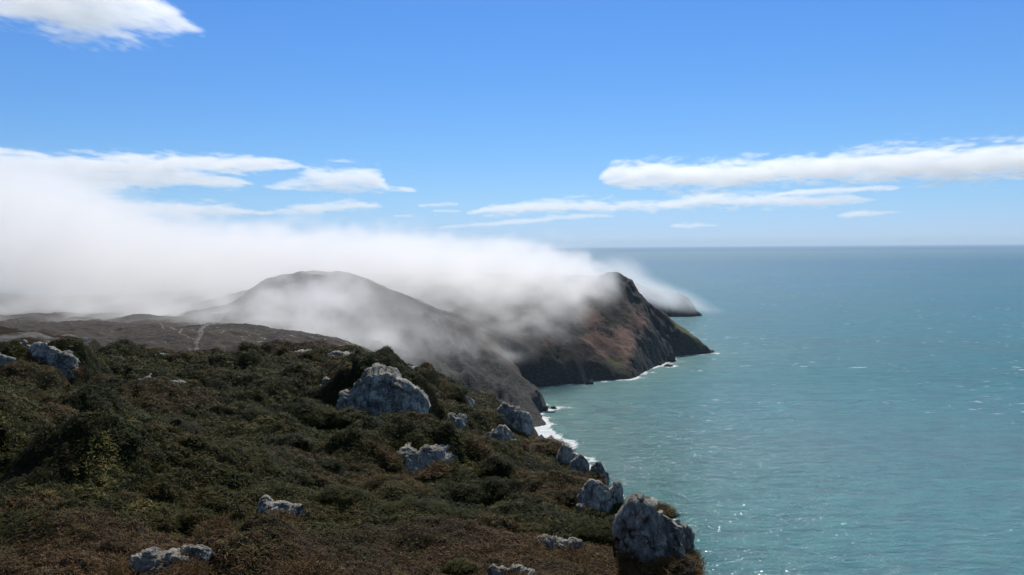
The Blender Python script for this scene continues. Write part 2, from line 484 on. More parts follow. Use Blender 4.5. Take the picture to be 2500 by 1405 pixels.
def gauss_px(x, y, z, spots):
    """soft spots in world space: each (px, py, D, radius across, radius in depth, weight)"""
    t = np.zeros_like(x)
    for px, py, D, ra, rd, wgt in spots:
        c = P(px, py, D)
        t = np.maximum(t, wgt * np.exp(-((x - c[0]) / ra) ** 2 - ((y - c[1]) / rd) ** 2 - ((z - c[2]) / (ra * 0.8)) ** 2))
    return t

def build_hills(mat):
    def patch(name, u0_, u1, nu, y0, y1, nr, keep=None):
        u = np.linspace(u0_, u1, nu); y = np.geomspace(y0, y1, nr)
        Y, U = np.meshgrid(y, u, indexing='ij'); X = U * Y
        Z, cl, sd = hills(X, Y)
        k = (Z > -6) & (sd > -7)
        if keep is not None: k &= keep(X, Y)
        gr = gauss_px(X, Y, Z, [(1672,803,876,20,34,1.15),(1700,826,882,16,30,1.15),(1640,795,850,12,20,.9),(1650,785,872,10,22,.9),(1500,886,722,13,9,.8),(1530,690,850,6,20,.55),(1420,930,700,9,10,.35),(1280,960,640,12,40,.7),(1240,965,570,6,14,.75),(880,860,330,22,40,.6),(960,885,290,20,30,.55)])
        br = gauss_px(X, Y, Z, [(1430,775,785,20,40,1.0),(1500,860,735,22,22,1.0),(1530,825,765,20,26,1.0),(1560,790,800,18,26,.9),(1470,840,745,24,22,.8),(1580,750,850,16,30,.7),(1440,830,740,14,20,.8),(1350,820,712,26,20,.6),(1205,915,560,6,16,1.0),(1190,895,568,5,12,.9),(1540,770,828,24,34,.62)])
        cl = np.maximum(cl, 0.9 * gauss_px(X, Y, Z, [(1505,672,850,12,16,1.0),(1545,700,852,9,14,.9),(1080,800,592,14,16,1),(1050,785,596,12,14,.8),(880,820,520,20,24,.8)]))
        cl = np.maximum(cl, .62 * sst(.1, .5, gauss_px(X, Y, Z, [(1300,1010,500,44,90,1.0),(1210,940,540,44,60,1.0)])))
        st = sst(0, 1, fbm2(X / 120, Y / 120, 61, 3) + 0.5)
        st = np.where(Y < 480, st, st * 0.4)
        # stony crests get real relief
        crest = gauss_px(X, Y, Z, [(1505,668,850,14,18,1.0),(1545,700,852,10,14,.9),(1070,795,594,22,18,1)])
        Z = Z + crest * (rid2(X / 5, Y / 7, 71, 3) - 0.62) * 4.0
        pk = P(1500, 666, 850); kk = np.hypot(X - pk[0], Y - pk[1]) < 60
        Z = np.where(kk & (Z > pk[2]), pk[2] + (Z - pk[2]) * .12, Z)
        pk = P(745, 668, 600); kk = np.hypot(X - pk[0], (Y - pk[1]) * .7) < 75
        zc_ = pk[2] + fbm2(X / 12, Y / 16, 191, 4) * 2.2
        Z = np.where(kk & (Z > zc_), zc_ + (Z - zc_) * .15, Z)
        o = mesh_obj(name, np.stack([X, Y, Z], -1), grid_faces(nr, nu, k), mat, True,
                     {'cliff': cl.ravel(), 'grassy': gr.ravel(), 'bracken': br.ravel(), 'stony': st.ravel()})
        tag(o, kind='structure'); return o
    near = lambda X, Y: (Y < 662)
    patch('moorland_hill', -0.95, 0.16, 620, 108, 668, 420)
    patch('headland', -0.75, 0.30, 560, 664, 1500, 330)

def build_far_headland(mat):
    c = W0(1650, 773)
    fx0, fx1 = W0(1575, 773)[0], W0(1709, 770)[0]
    nu, nr = 220, 120
    u = np.linspace(fx0 - 160, fx1 + 20, nu); y = np.linspace(c[1] - 25, c[1] + 260, nr)
    Y, X = np.meshgrid(y, u, indexing='ij')
    poly = np.array([(fx0 - 170, c[1] + 6), (fx0, c[1] + 2), (fx0 + 30, c[1] - 3), (fx1 - 14, c[1] - 4), (fx1, c[1] + 8), (fx1 - 20, c[1] + 50), (fx1 - 90, c[1] + 240), (fx0 - 170, c[1] + 250)])
    dist, _ = seg_dist(X, Y, poly); ins = inside(X, Y, poly)
    sd = np.where(ins, dist, -dist) + fbm2(X / 9, Y / 9, 101, 4) * 4
    t = 27 + (fx1 - X) * 0.22 + fbm2(X / 30, Y / 30, 111, 4) * 5
    cap = np.where(sd > 0, 2.1 * sd / (1 + sd / 70), sd)
    Z = np.minimum(t, cap) + (rid2(X / 10, Y / 10, 121, 4) - .6) * 4 * sst(0, 6, sd)
    z0 = np.zeros(X.size)
    o = mesh_obj('far_headland', np.stack([X, Y, Z], -1), grid_faces(nr, nu, (Z > -5)), mat, True,
                 {'cliff': sst(-3, 6, t - cap).ravel(), 'grassy': z0, 'bracken': z0, 'stony': z0})
    tag(o, kind='structure')
build_sea()
HM = hill_material('hill_cover')
build_hills(HM)
build_far_headland(HM)
# ------------------------------------------------------------------ the foreground hillside
A_PTS = np.array([P(*c) for c in A_EDGE])
A_POLY = np.r_[[(4.0, -30.0), (3.4, 0.0), (3.6, 9.0)], A_PTS[:, :2], [(-230.0, 100.0), (-230.0, -30.0)]]
A_CTRL = list(A_EDGE) + [
    (-300,1405,13),(0,1405,13),(300,1405,13.5),(600,1405,14),(900,1405,14.5),(1200,1405,15.5),(1500,1405,17.5),
    (-300,1320,16),(0,1320,16),(300,1330,16.5),(600,1330,17.5),(900,1340,18),(1200,1335,19),(1480,1340,21),(1600,1345,23),
    (-300,1200,22),(0,1200,21),(300,1210,21.5),(550,1235,22),(700,1262,22.5),(900,1270,23),(1200,1265,25),(1400,1280,27),(1560,1290,29),
    (-300,1110,27),(0,1108,27),(180,1085,28.5),(330,1092,28.5),(450,1130,27.5),(560,1170,26),(640,1205,25),
    (330,1062,38),(450,1095,37),(560,1130,36),(700,1180,33),(760,1220,30),(900,1200,33),(1050,1200,34),(1250,1205,35),(1400,1215,36),
    (0,1060,36),(-300,1060,36),(900,1120,40),(1000,1110,41),(1150,1110,45),(1300,1130,48),(1400,1160,47),
    (0,1000,46),(-300,1000,46),(300,1000,48),(600,1010,50),(800,1040,50),(1000,1040,54),(1150,1050,60),(1270,1080,62),
    (0,940,60),(-300,940,60),(300,935,64),(600,940,68),(750,960,68),(900,1000,66),(1060,985,72),(1150,1000,76),
    (0,900,78),(300,900,80),(600,900,84),(760,905,82),(900,900,80),(1000,935,82),(-300,900,78)]
A_tps = TPS([P(*c) for c in A_CTRL] + [(0,0,118.3),(3,4,116.8),(0,6,116.2),(3,9,114.6),(-6,6,116.4),(0,10,114.7),(-5,10,114.8),(0,3,117.4),(-4,3,117.5),(-12,2,118.5),(0,-8,119.4),(4,-8,118),(-30,0,119.5),(-80,0,120),(-80,40,113),(3.9,13.5,114.0)], 1e-6)

def cushions(x, y, sx, sy, seed, rmin, rmax, tone=False):
    """overlapping rounded cushions: height 0..1 over a jittered lattice with a radius of its own for each"""
    X_, Y_ = x / sx, y / sy
    ix, iy = np.floor(X_).astype(np.int64), np.floor(Y_).astype(np.int64)
    best = np.zeros(x.shape); col = np.full(x.shape, .5)
    for dx in (-1, 0, 1):
        for dy in (-1, 0, 1):
            cx, cy_ = ix + dx, iy + dy
            jx = cx + hash2(cx, cy_, seed + 1); jy = cy_ + hash2(cx, cy_, seed + 2)
            rr = rmin + (rmax - rmin) * hash2(cx, cy_, seed + 3) ** 1.5
            q = 1 - ((X_ - jx) ** 2 + (Y_ - jy) ** 2) / rr ** 2
            v = np.sqrt(np.maximum(q, 0)) * rr / rmax
            if tone: col = np.where(v > best, hash2(cx, cy_, seed + 4), col)
            best = np.maximum(best, v)
    return col if tone else best

def bumps(x, y):
    """low shrubs knitted over the slope: overlapping cushions of several sizes"""
    wx = x + 0.9 * fbm2(x / 2.6, y / 2.6, 201, 4); wy = y + 0.9 * fbm2(x / 2.6, y / 2.6, 202, 4)
    g = gorse_mask(x, y)
    tall = sst(-.35, .45, fbm2(x / 6, y / 7, 207, 3))
    h = 2.7 * cushions(wx, wy, 4.2, 4.8, 211, .45, .95) * (0.25 + 0.80 * g) * (.40 + .80 * tall)
    h = np.maximum(h, 1.35 * cushions(wx + 9, wy + 5, 1.9, 2.1, 221, .45, .95) * (.45 + .7 * g) * (.6 + .5 * tall))
    h = h + 0.30 * cushions(wx, wy, .75, .8, 231, .4, .9) * (.5 + .7 * g)
    h = h + 0.10 * cushions(wx, wy, .30, .30, 235, .4, .9)
    h = h + 0.10 * fbm2(x / 0.5, y / 0.5, 241, 3)
    # long swells of heather in the near ground
    h = h + (1 - g) * 1.0 * fbm2(x / 5.5 + y / 14, y / 3.4, 245, 3)
    return (h - 0.52 - 0.55 * g) * sst(4.5, 12, np.hypot(x, y))

def gorse_mask(x, y):
    """1 where tall gorse grows (the middle of the slope), 0 on the low heather of the near ground"""
    n = fbm2(x / 7.0, y / 9.0, 251, 3)
    r = y
    return sst(17, 25, r + n * 6) * sst(112, 84, r + n * 8)

def edge_drop(x, y):
    dist, idx = seg_dist(x, y, A_POLY)
    ins = inside(x, y, A_POLY)
    out = np.where(ins, 0, dist)
    i0 = 3 + 16                     # the seaward edge ends near this vertex, the landward crest begins
    land = sst(i0 - 2, i0 + 4, idx)
    n = fbm2(x / 7, y / 7, 261, 4)
    o = np.maximum(out + (n * 1.2 + .2) * sst(0, 3, out), 0)
    sea_drop = 2.3 * o ** 1.04
    land_drop = 0.05 * o + 0.16 * o ** 1.15
    d = sea_drop * (1 - land) + land_drop * land
    sd = np.where(ins, dist, -dist)
    return d, sd, land

def hit(px, py, fn, D0, D1, n=1400):
    D = np.geomspace(D0, D1, n)
    p = P(np.full(n, float(px)), np.full(n, float(py)), D)
    z = fn(p[:, 0], p[:, 1])
    k = np.nonzero(p[:, 2] < z)[0]
    return p[k[0]] if len(k) else None
RK = [
 (812,893,1012,1032,5,'largest grey rock face on the hillside, just below the knoll top',1,[.8,.95,1,1,.95,.8],1.0),
 (768,928,812,985,2,'small pale rock against the left foot of the largest rock face',2,None,.9),
 (1008,955,1052,1005,2,'rock rib stepping down from the right end of the largest rock face',3,[1,.7],.9),
 (868,872,992,915,5,'long pale slab on the crest above the largest rock face',4,[.8,1,.8,.6,.4],1.3),
 (775,850,882,886,4,'pale flat slab at the top of the knoll',5,[.6,1,.8,.6],1.3),
 (688,852,770,872,3,'low stony crest at the left of the knoll top',6,None,1.3),
 (1090,952,1152,1003,3,'grey rock below the dark bush on the cliff edge',7,[.6,1,.8],.9),
 (1216,983,1292,1044,3,'bold rounded rock standing on the cliff edge above the cove',8,[1,.9,.6],.9),
 (1192,1034,1248,1094,3,'tall pale cracked rock below the bold rounded rock',9,[1,.9,.7],.9),
 (1246,1072,1282,1112,1,'small rounded rock beside the tall cracked one',10,None,.9),
 (925,1074,1092,1142,6,'broad bright slab in the middle of the slope, under a green bush',11,[.42,.62,.85,1,.9,.6],1.0),
 (1254,1138,1312,1180,2,'grey humped rock among dry bushes near the cliff',12,[1,.8],.9),
 (1364,1080,1402,1140,2,'rock rib at the cliff edge, nearest below the foaming shore',13,[.9,1],.9),
 (1420,1176,1510,1262,4,'tall creased rock face on the cliff edge with scrub on its top',14,[.8,1,.95,.75],.9),
 (1432,1134,1486,1186,3,'jagged pinnacles on the skyline of the cliff edge',15,[.6,1,.7],.6),
 (1540,1220,1696,1392,4,'big blocky outcrop at the end of the cliff edge, bush on its top',16,[.92,.95,.74,.42],.9),
 (1305,1298,1418,1352,4,'pale weathered rock in the brown heather, right of the middle',17,[1,.75,.62,.45],.9),
 (1200,1370,1300,1425,3,'grey angular rock at the bottom edge, near the middle',18,[1,.8,.4],.9),
 (704,1364,790,1425,3,'knobbly pale rock at the bottom edge, below the green dip',19,[.75,.9,1],.9),
 (800,1380,830,1420,1,'single small stone beside the knobbly pale rock',20,None,.9),
 (283,1330,432,1410,4,'low rounded slab of pale rock at the bottom left',21,[.7,1,.85,.6],1.0),
 (424,1328,486,1390,2,'craggy rock close to the right of the low rounded slab',22,[.9,1],.9),
 (618,1200,705,1262,4,'thin bright ledge running down the right edge of the near mound',23,[1,.75,.5,.3],.8),
 (634,1088,684,1128,2,'small bright rock half hidden among the gorse bushes',24,[1,.6],.9),
 (314,902,398,954,4,'patch of broken pale slabs near the top of the slope, on the left',25,[1,.9,.6,.35],1.2),
 (24,846,158,932,5,'sheer streaked rock wall at the left, topped with heather',26,[.8,.95,1,.95,.7],.7),
 (-60,850,34,936,3,'shadowed rock wall at the left edge of the frame',27,[1,.9,.8],.7),
 (283,858,336,884,3,'bright ledges on the skyline behind the broken slabs',28,None,1.1),
 (338,862,412,884,3,'darker flat rock on the skyline beside the bright ledges',29,None,1.1),
 (160,880,200,893,2,'sliver of pale stone to the right of the sheer rock wall',30,None,1.1),
 (1398,1110,1438,1166,3,'dark rock step on the cliff edge above the jagged pinnacles',36,[1,.8],.7),
 (1486,1176,1522,1256,2,'narrow rock buttress at the seaward side of the tall creased rock face',37,[.8,1],.7),
 (1640,1270,1696,1362,2,'sheer seaward flank of the blocky end outcrop',38,[1,.8],.6),
 (1080,1000,1132,1036,3,'dull grey rock sunk in scrub below the largest rock face, to its right',32,None,1.0),
 (1328,1060,1362,1092,2,'small pale rock on the cliff edge just above the foaming shore',33,[.8,1],.9),
 (1150,1100,1192,1130,2,'little flat rock right of the near black bush',34,None,1.0),
 (505,1300,560,1330,3,'small cracked stone sunk in heather right of the craggy rock',35,[.8,1,.6],1.0),
 (590,880,640,892,3,'thin pale ledge low on the left shoulder of the knoll',31,None,1.1),
]

def ground0(x, y):
    z = A_tps(x, y) + 0.35 * fbm2(x / 9, y / 9, 271, 4)
    return z - edge_drop(x, y)[0]

# behind every outcrop the slope steps up to its top
LEAN = {36: .3, 37: .25, 38: .2, 1: .42, 2: .7, 3: .7, 26: .22, 27: .22, 14: .8, 13: .6, 8: .75, 16: .3, 9: 1.0, 15: .3, 10: .8, 12: 1.0, 22: .8, 18: 1.1, 7: .9}
def rock_size(x0, x1, y0, y1, D, lean):
    """height, and how far the face leans back, of a rock whose foot is seen at row y1 and whose top at row y0"""
    h0 = (y1 - y0) * D / F
    run = lean * .6 * h0
    xm = (x0 + x1) / 2
    return max(P(xm, y0, D + run)[2] - P(xm, y1, D)[2], .22 * h0), run
STEPS = []
ROCK_D = {}
for x0, y0, x1, y1, n, lab, sd_, prof, deep in RK:
    h_ = hit((x0 + x1) / 2, min(y1, 1400), lambda x, y: ground0(x, y) + .1, 8, 135, 500)
    EP = sorted([(e_[1], e_[2]) for e_ in A_EDGE if e_[0] > 1100])
    if h_ is None: h_ = P((x0 + x1) / 2, y1, float(np.interp(y1, [e_[0] for e_ in EP], [e_[1] for e_ in EP])))
    D_ = h_[1]; ROCK_D[sd_] = D_
    if sd_ in (16, 15, 13, 7, 36, 37, 38): continue
    w_ = (x1 - x0) * D_ / F
    hh_, run_ = rock_size(x0, x1, y0, y1, D_, LEAN.get(sd_, 1.5))
    dy = max(w_ * .45, hh_ * 1.2)
    STEPS.append((h_[0], D_ + run_ + dy * 1.15, w_ * .62, dy, hh_ * (.92 if sd_ == 1 else .80 if sd_ in (2, 3, 26, 27) else .22 if sd_ in (8, 9, 10, 12, 14) else .45)))

def ground(x, y, fine=True):
    z = A_tps(x, y)
    z = z + 0.35 * fbm2(x / 9, y / 9, 271, 4)
    d, sd, land = edge_drop(x, y)
    up_ = np.zeros(x.shape)
    for cx, cy_, rx, ry, a in STEPS:
        k = (np.abs(x - cx) < rx * 1.6) & (np.abs(y - cy_) < ry * 1.6)
        if k.any():
            e_ = np.sqrt(((x[k] - cx) / rx) ** 2 + ((y[k] - cy_) / ry) ** 2)
            up_[k] = np.maximum(up_[k], a * sst(1.45, .6, e_))
    z = z + up_
    if fine:
        steep = sst(1.0, 5.0, -sd) * (1 - land)
        z = z + bumps(x, y) * (1 - steep) * (1 - .65 * (1 - land) * sst(6, 0, sd)) - .35 * (1 - land) * sst(6, 0, sd) + steep * (rid2(x / 4, y / 4, 281, 4) - .6) * 3.0
    return z - d

def ground_z(x, y):
    return float(ground(np.array([float(x)]), np.array([float(y)]), False)[0])

nuA, nrA = 1050, 900
uA = np.linspace(-1.15, 0.62, nuA)
yA = np.geomspace(4.0, 175, nrA) - 4.0 - 0.0
# radial fan whose centre lies behind the camera, so the ground also lies under and beside it
YA, UA = np.meshgrid(yA, uA, indexing='ij')
XA = UA * (YA + 8.0)
ZA = ground(XA, YA)
dA, sdA, landA = edge_drop(XA, YA)
GOR = gorse_mask(XA, YA)
ROCKY = sst(1.5, 6.0, -sdA) * (1 - landA)

def ground_material():
    M = NT('hillside_soil')
    pos = M.pos()
    n2 = M.noise(pos, 1.6, 5, 0.65); n3 = M.noise(pos, 14.0, 4, 0.7)
    g = M.attr('gorse').outputs['Fac']; rk = M.attr('rocky').outputs['Fac']
    heath = M.ramp(n3, [(0.3, (0.012, 0.009, 0.006)), (0.55, (0.028, 0.020, 0.013)), (0.75, (0.050, 0.036, 0.022))])
    gor = M.ramp(n3, [(0.3, (0.006, 0.007, 0.003)), (0.55, (0.014, 0.016, 0.006)), (0.75, (0.028, 0.029, 0.011))])
    c = M.mix(M.mr(M.math('ADD', g, M.math('SUBTRACT', n2, 0.5)), 0.3, 0.7), heath, gor)
    rc = M.ramp(n2, [(0.3, (0.05, 0.05, 0.048)), (0.6, (0.15, 0.145, 0.135)), (0.8, (0.27, 0.26, 0.24))])
    c = M.mix(rk, c, rc)
    b = M.bump(n3, 0.8, 0.06)
    M.surf(Base_Color=c, Roughness=0.95, Normal=b, Specular_IOR_Level=0.05)
    return M.m
kA = ZA > 3
o = mesh_obj('hillside', np.stack([XA, YA, ZA], -1), grid_faces(nrA, nuA, kA), ground_material(), True, {'gorse': GOR.ravel(), 'rocky': ROCKY.ravel()})
tag(o, kind='structure')
# ------------------------------------------------------------------ fog and clouds: density grids turned into volumes
def vol_material(name, color=(1, 1, 1), g=0.3, k=1.0):
    m = bpy.data.materials.new(name); m.use_nodes = True
    t = m.node_tree; t.nodes.clear()
    out = t.nodes.new('ShaderNodeOutputMaterial')
    v = t.nodes.new('ShaderNodeVolumePrincipled')
    v.inputs['Color'].default_value = (*color, 1)
    v.inputs['Density'].default_value = k
    v.inputs['Density Attribute'].default_value = 'density'
    v.inputs['Anisotropy'].default_value = g
    t.links.new(v.outputs[0], out.inputs['Volume'])
    return m

def voxel_volume(name, lo, hi, vox, dens, mat):
    """dens: float array (nx, ny, nz) at cell corners lo + i*vox; a node group turns it into a fog volume"""
    nx, ny, nz = dens.shape
    hi = [lo[i] + vox[i] * (dens.shape[i] - 1) for i in range(3)]
    me = bpy.data.meshes.new(name)
    n = dens.size
    me.vertices.add(n)
    co = np.zeros((n, 3), np.float32); co[:] = lo
    me.vertices.foreach_set('co', co.ravel())
    a = me.attributes.new('amount', 'FLOAT', 'POINT')
    a.data.foreach_set('value', np.ascontiguousarray(dens, np.float32).ravel())
    me.materials.append(mat)
    src = bpy.data.objects.new(name + '_samples', me)      # data only: never linked to the scene
    vd = bpy.data.volumes.new(name); vd.materials.append(mat)
    o = bpy.data.objects.new(name, vd); COL.objects.link(o)
    g = bpy.data.node_groups.new(name + '_grid', 'GeometryNodeTree')
    g.interface.new_socket('Geometry', in_out='INPUT', socket_type='NodeSocketGeometry')
    g.interface.new_socket('Geometry', in_out='OUTPUT', socket_type='NodeSocketGeometry')
    N, L = g.nodes, g.links
    gi, go = N.new('NodeGroupInput'), N.new('NodeGroupOutput')
    vc = N.new('GeometryNodeVolumeCube')
    vc.inputs['Min'].default_value = lo; vc.inputs['Max'].default_value = hi
    vc.inputs['Resolution X'].default_value = nx; vc.inputs['Resolution Y'].default_value = ny; vc.inputs['Resolution Z'].default_value = nz
    vc.inputs['Background'].default_value = 0.0
    pos = N.new('GeometryNodeInputPosition')
    def vm(op, a, b):
        q = N.new('ShaderNodeVectorMath'); q.operation = op
        for s, v in ((0, a), (1, b)):
            if isinstance(v, tuple): q.inputs[s].default_value = v
            else: L.new(v, q.inputs[s])
        return q
    q = vm('SUBTRACT', pos.outputs[0], tuple(lo))
    q = vm('DIVIDE', q.outputs[0], tuple(vox))
    q = vm('ADD', q.outputs[0], (0.5, 0.5, 0.5))
    q = vm('FLOOR', q.outputs[0], (0, 0, 0))
    q = vm('MAXIMUM', q.outputs[0], (0, 0, 0))
    q = vm('MINIMUM', q.outputs[0], (nx - 1.0, ny - 1.0, nz - 1.0))
    s = N.new('ShaderNodeSeparateXYZ'); L.new(q.outputs[0], s.inputs[0])
    def im(op, a, b):
        z = N.new('FunctionNodeIntegerMath'); z.operation = op
        for k, v in ((0, a), (1, b)):
            if isinstance(v, int): z.inputs[k].default_value = v
            else: L.new(v, z.inputs[k])
        return z.outputs[0]
    def fi(v):
        z = N.new('FunctionNodeFloatToInt'); z.rounding_mode = 'ROUND'; L.new(v, z.inputs[0]); return z.outputs[0]
    ix, iy, iz = (fi(s.outputs[k]) for k in range(3))
    idx = im('ADD', im('MULTIPLY', im('ADD', im('MULTIPLY', ix, ny), iy), nz), iz)
    si = N.new('GeometryNodeSampleIndex'); si.data_type = 'FLOAT'; si.domain = 'POINT'
    oi = N.new('GeometryNodeObjectInfo'); oi.inputs['Object'].default_value = src
    na = N.new('GeometryNodeInputNamedAttribute'); na.data_type = 'FLOAT'; na.inputs['Name'].default_value = 'amount'
    L.new(oi.outputs['Geometry'], si.inputs['Geometry']); L.new(na.outputs['Attribute'], si.inputs['Value']); L.new(idx, si.inputs['Index'])
    L.new(si.outputs['Value'], vc.inputs['Density'])
    sm = N.new('GeometryNodeSetMaterial'); sm.inputs['Material'].default_value = mat
    L.new(vc.outputs[0], sm.inputs['Geometry']); L.new(sm.outputs[0], go.inputs[0])
    md = o.modifiers.new('grid', 'NODES'); md.node_group = g
    return o

def puffs(X, Y, Z, spots):
    """sum of soft ellipsoids: (px, py, D, rx, ry, rz, weight) with radii in metres"""
    t = np.zeros(X.shape, np.float32)
    for px, py, D, rx, ry, rz, wgt in spots:
        c = P(px, py, D)
        q = ((X - c[0]) / rx) ** 2 + ((Y - c[1]) / ry) ** 2 + ((Z - c[2]) / rz) ** 2
        t += wgt * np.exp(-q)
    return t

def make_grid(lo, hi, vox):
    n = [int(round((hi[i] - lo[i]) / vox[i])) + 1 for i in range(3)]
    ax = [np.float32(lo[i]) + np.float32(vox[i]) * np.arange(n[i], dtype=np.float32) for i in range(3)]
    return np.meshgrid(*ax, indexing='ij')

# the bank of sea fog lying over the hills
lo, hi, vox = (-720, 400, 12), (110, 1120, 236), (3.2, 4.0, 3.2)
X, Y, Z = make_grid(lo, hi, vox)
tx = np.array([-900, -200, 0, 120, 250, 330, 420, 520, 650, 900, 1050, 1200, 1350, 1430, 1490, 1540, 1600, 1750])
ty = np.array([300, 345, 378, 400, 440, 485, 525, 548, 556, 562, 577, 592, 606, 625, 650, 700, 780, 900])
d = 780.0
def column(px): return (np.asarray(px, float) - 1250) / F
U = X / Y
top = np.interp(U, column(tx), P(tx, ty, np.full(len(tx), d))[:, 2]).astype(np.float32)
top = CAM_Z + (top - CAM_Z) * (0.55 + 0.45 * Y / d)
n1 = fbm3(X / 70, Y / 90, Z / 40, 301, 4).astype(np.float32)
n2 = fbm3((X + 0.5 * Z) / 24, Y / 32, (Z - 0.35 * X) / 15, 311, 3).astype(np.float32)
wv = 10 * n1
n3 = fbm3((X + wv) / 21, Y / 26, (Z - wv + 0.15 * X) / 15, 321, 5, 0.6).astype(np.float32)
body = sst(-4, 34, (top - Z) + n1 * 28 + n2 * 30)
front = np.interp(U, column([-900, 0, 500, 620, 900, 1060, 1150, 1250, 1400, 1490]), [600, 605, 600, 625, 640, 650, 655, 670, 730, 770]).astype(np.float32)
base = np.interp(U, column([-900, 0, 450, 620, 1000, 1100, 1250, 1350, 1450, 1500, 1560]), [62, 70, 66, 60, 30, 44, 56, 60, 76, 92, 70]).astype(np.float32)
bank = body * sst(-30, 60, (Y - front) + n1 * 55 + n2 * 20)
bank = bank * sst(-8, 22, Z - base + n1 * 22 + n2 * 16)
right = np.interp(Y, [600, 800, 860, 920, 1120], [1470, 1475, 1500, 1560, 1600]).astype(np.float32)
bank = bank * sst(0, -90, F * U + 1250 - right + n2 * 70 + n1 * 40)
n4 = fbm3((X + wv) / 11, Y / 15, (Z + wv) / 9, 351, 3, .6).astype(np.float32)
dens = np.interp(U, column([-900, 300, 800, 1150, 1300]), [.0085, .010, .0145, .0195, .021]).astype(np.float32) * bank * np.clip(1 + 1.3 * n3 + .7 * n4, .12, 3)
veil = puffs(X, Y, Z, [(600,770,500,30,40,14,.9),(690,800,470,36,45,14,1.5),(640,740,540,28,40,14,1.2),(760,760,520,34,40,16,1.3),(765,668,590,42,26,12,3.2),(690,720,560,26,30,12,1.4),(860,720,570,26,30,12,1.0),(700,690,590,22,30,10,.8),
    (820,835,440,30,34,10,1.3),(610,815,450,34,40,11,1.2),(740,835,440,34,40,10,1.2),(850,770,530,26,34,14,.6),(900,810,500,30,34,12,.7),(980,820,520,30,34,12,.75),(1060,850,520,30,34,11,.75),(1140,850,560,28,34,11,.8),(1110,800,600,26,34,10,.8),
    (1200,868,600,22,30,6,.8),(1245,865,620,12,20,4,.9),(540,780,480,26,40,10,.7),(200,772,540,90,46,11,1.6),(330,785,500,60,46,9,1.2),(-50,765,560,80,46,9,1.1),(400,780,540,60,46,9,1.0),(100,740,640,120,50,14,.7),
    (1440,700,800,24,40,14,1.7),(1468,678,825,14,30,9,1.6),(1400,730,760,22,34,15,1.5),(1375,790,720,14,26,16,.9),(1300,800,690,24,30,12,1.0),(1230,790,680,26,30,12,1.0),(1180,930,600,8,20,12,.5)])
veil = veil * np.clip(0.32 + 3.0 * n3 + 0.6 * n1, 0, 1.8)
dens = dens + 0.012 * veil
dens = dens + 0.0042 * puffs(X, Y, Z, [(775,715,562,60,42,28,1.35),(680,800,480,56,50,20,2.0),(830,820,470,40,40,18,1.6),(930,780,570,40,36,16,.25),(1130,840,575,36,30,12,.2)]) * (1 + 1.2 * n3)
dens[dens < 0.0003] = 0
for ax_ in range(3):
    sl_ = [slice(None)] * 3
    for e_ in (0, -1):
        sl_[ax_] = e_; dens[tuple(sl_)] = 0
fog_mat = vol_material('fog_bank', (1, 1, 1), 0.55, 1.0)
import time; t0=time.time()
o = voxel_volume('fog_bank', lo, hi, vox, dens.astype(np.float32), fog_mat)
tag(o, kind='stuff')
# the tail of fog blown over the point and down towards the far headland
lo, hi, vox = (95, 900, 6), (380, 1420, 110), (4.0, 6.0, 3.0)
X, Y, Z = make_grid(lo, hi, vox)
n1 = fbm3(X / 50, Y / 60, Z / 26, 331, 4).astype(np.float32); n2 = fbm3((X + Z) / 18, Y / 30, (Z + .4 * X) / 10, 341, 3).astype(np.float32)
tail = puffs(X, Y, Z, [(1500,650,960,26,50,12,1.2),(1535,680,980,20,50,12,1.1),(1570,706,1060,24,60,13,1.2),(1610,722,1140,28,60,13,1.2),(1655,735,1220,30,60,13,1.1),(1700,748,1270,26,50,10,.75),(1740,758,1290,18,40,6,.4)])
dens = 0.011 * np.clip(tail * (1 + 0.7 * n1 + 0.9 * n2) - 0.12, 0, 2)
for ax_ in range(3):
    sl_ = [slice(None)] * 3
    for e_ in (0, -1):
        sl_[ax_] = e_; dens[tuple(sl_)] = 0
o = voxel_volume('fog_tail', lo, hi, vox, dens.astype(np.float32), fog_mat)
tag(o, kind='stuff')

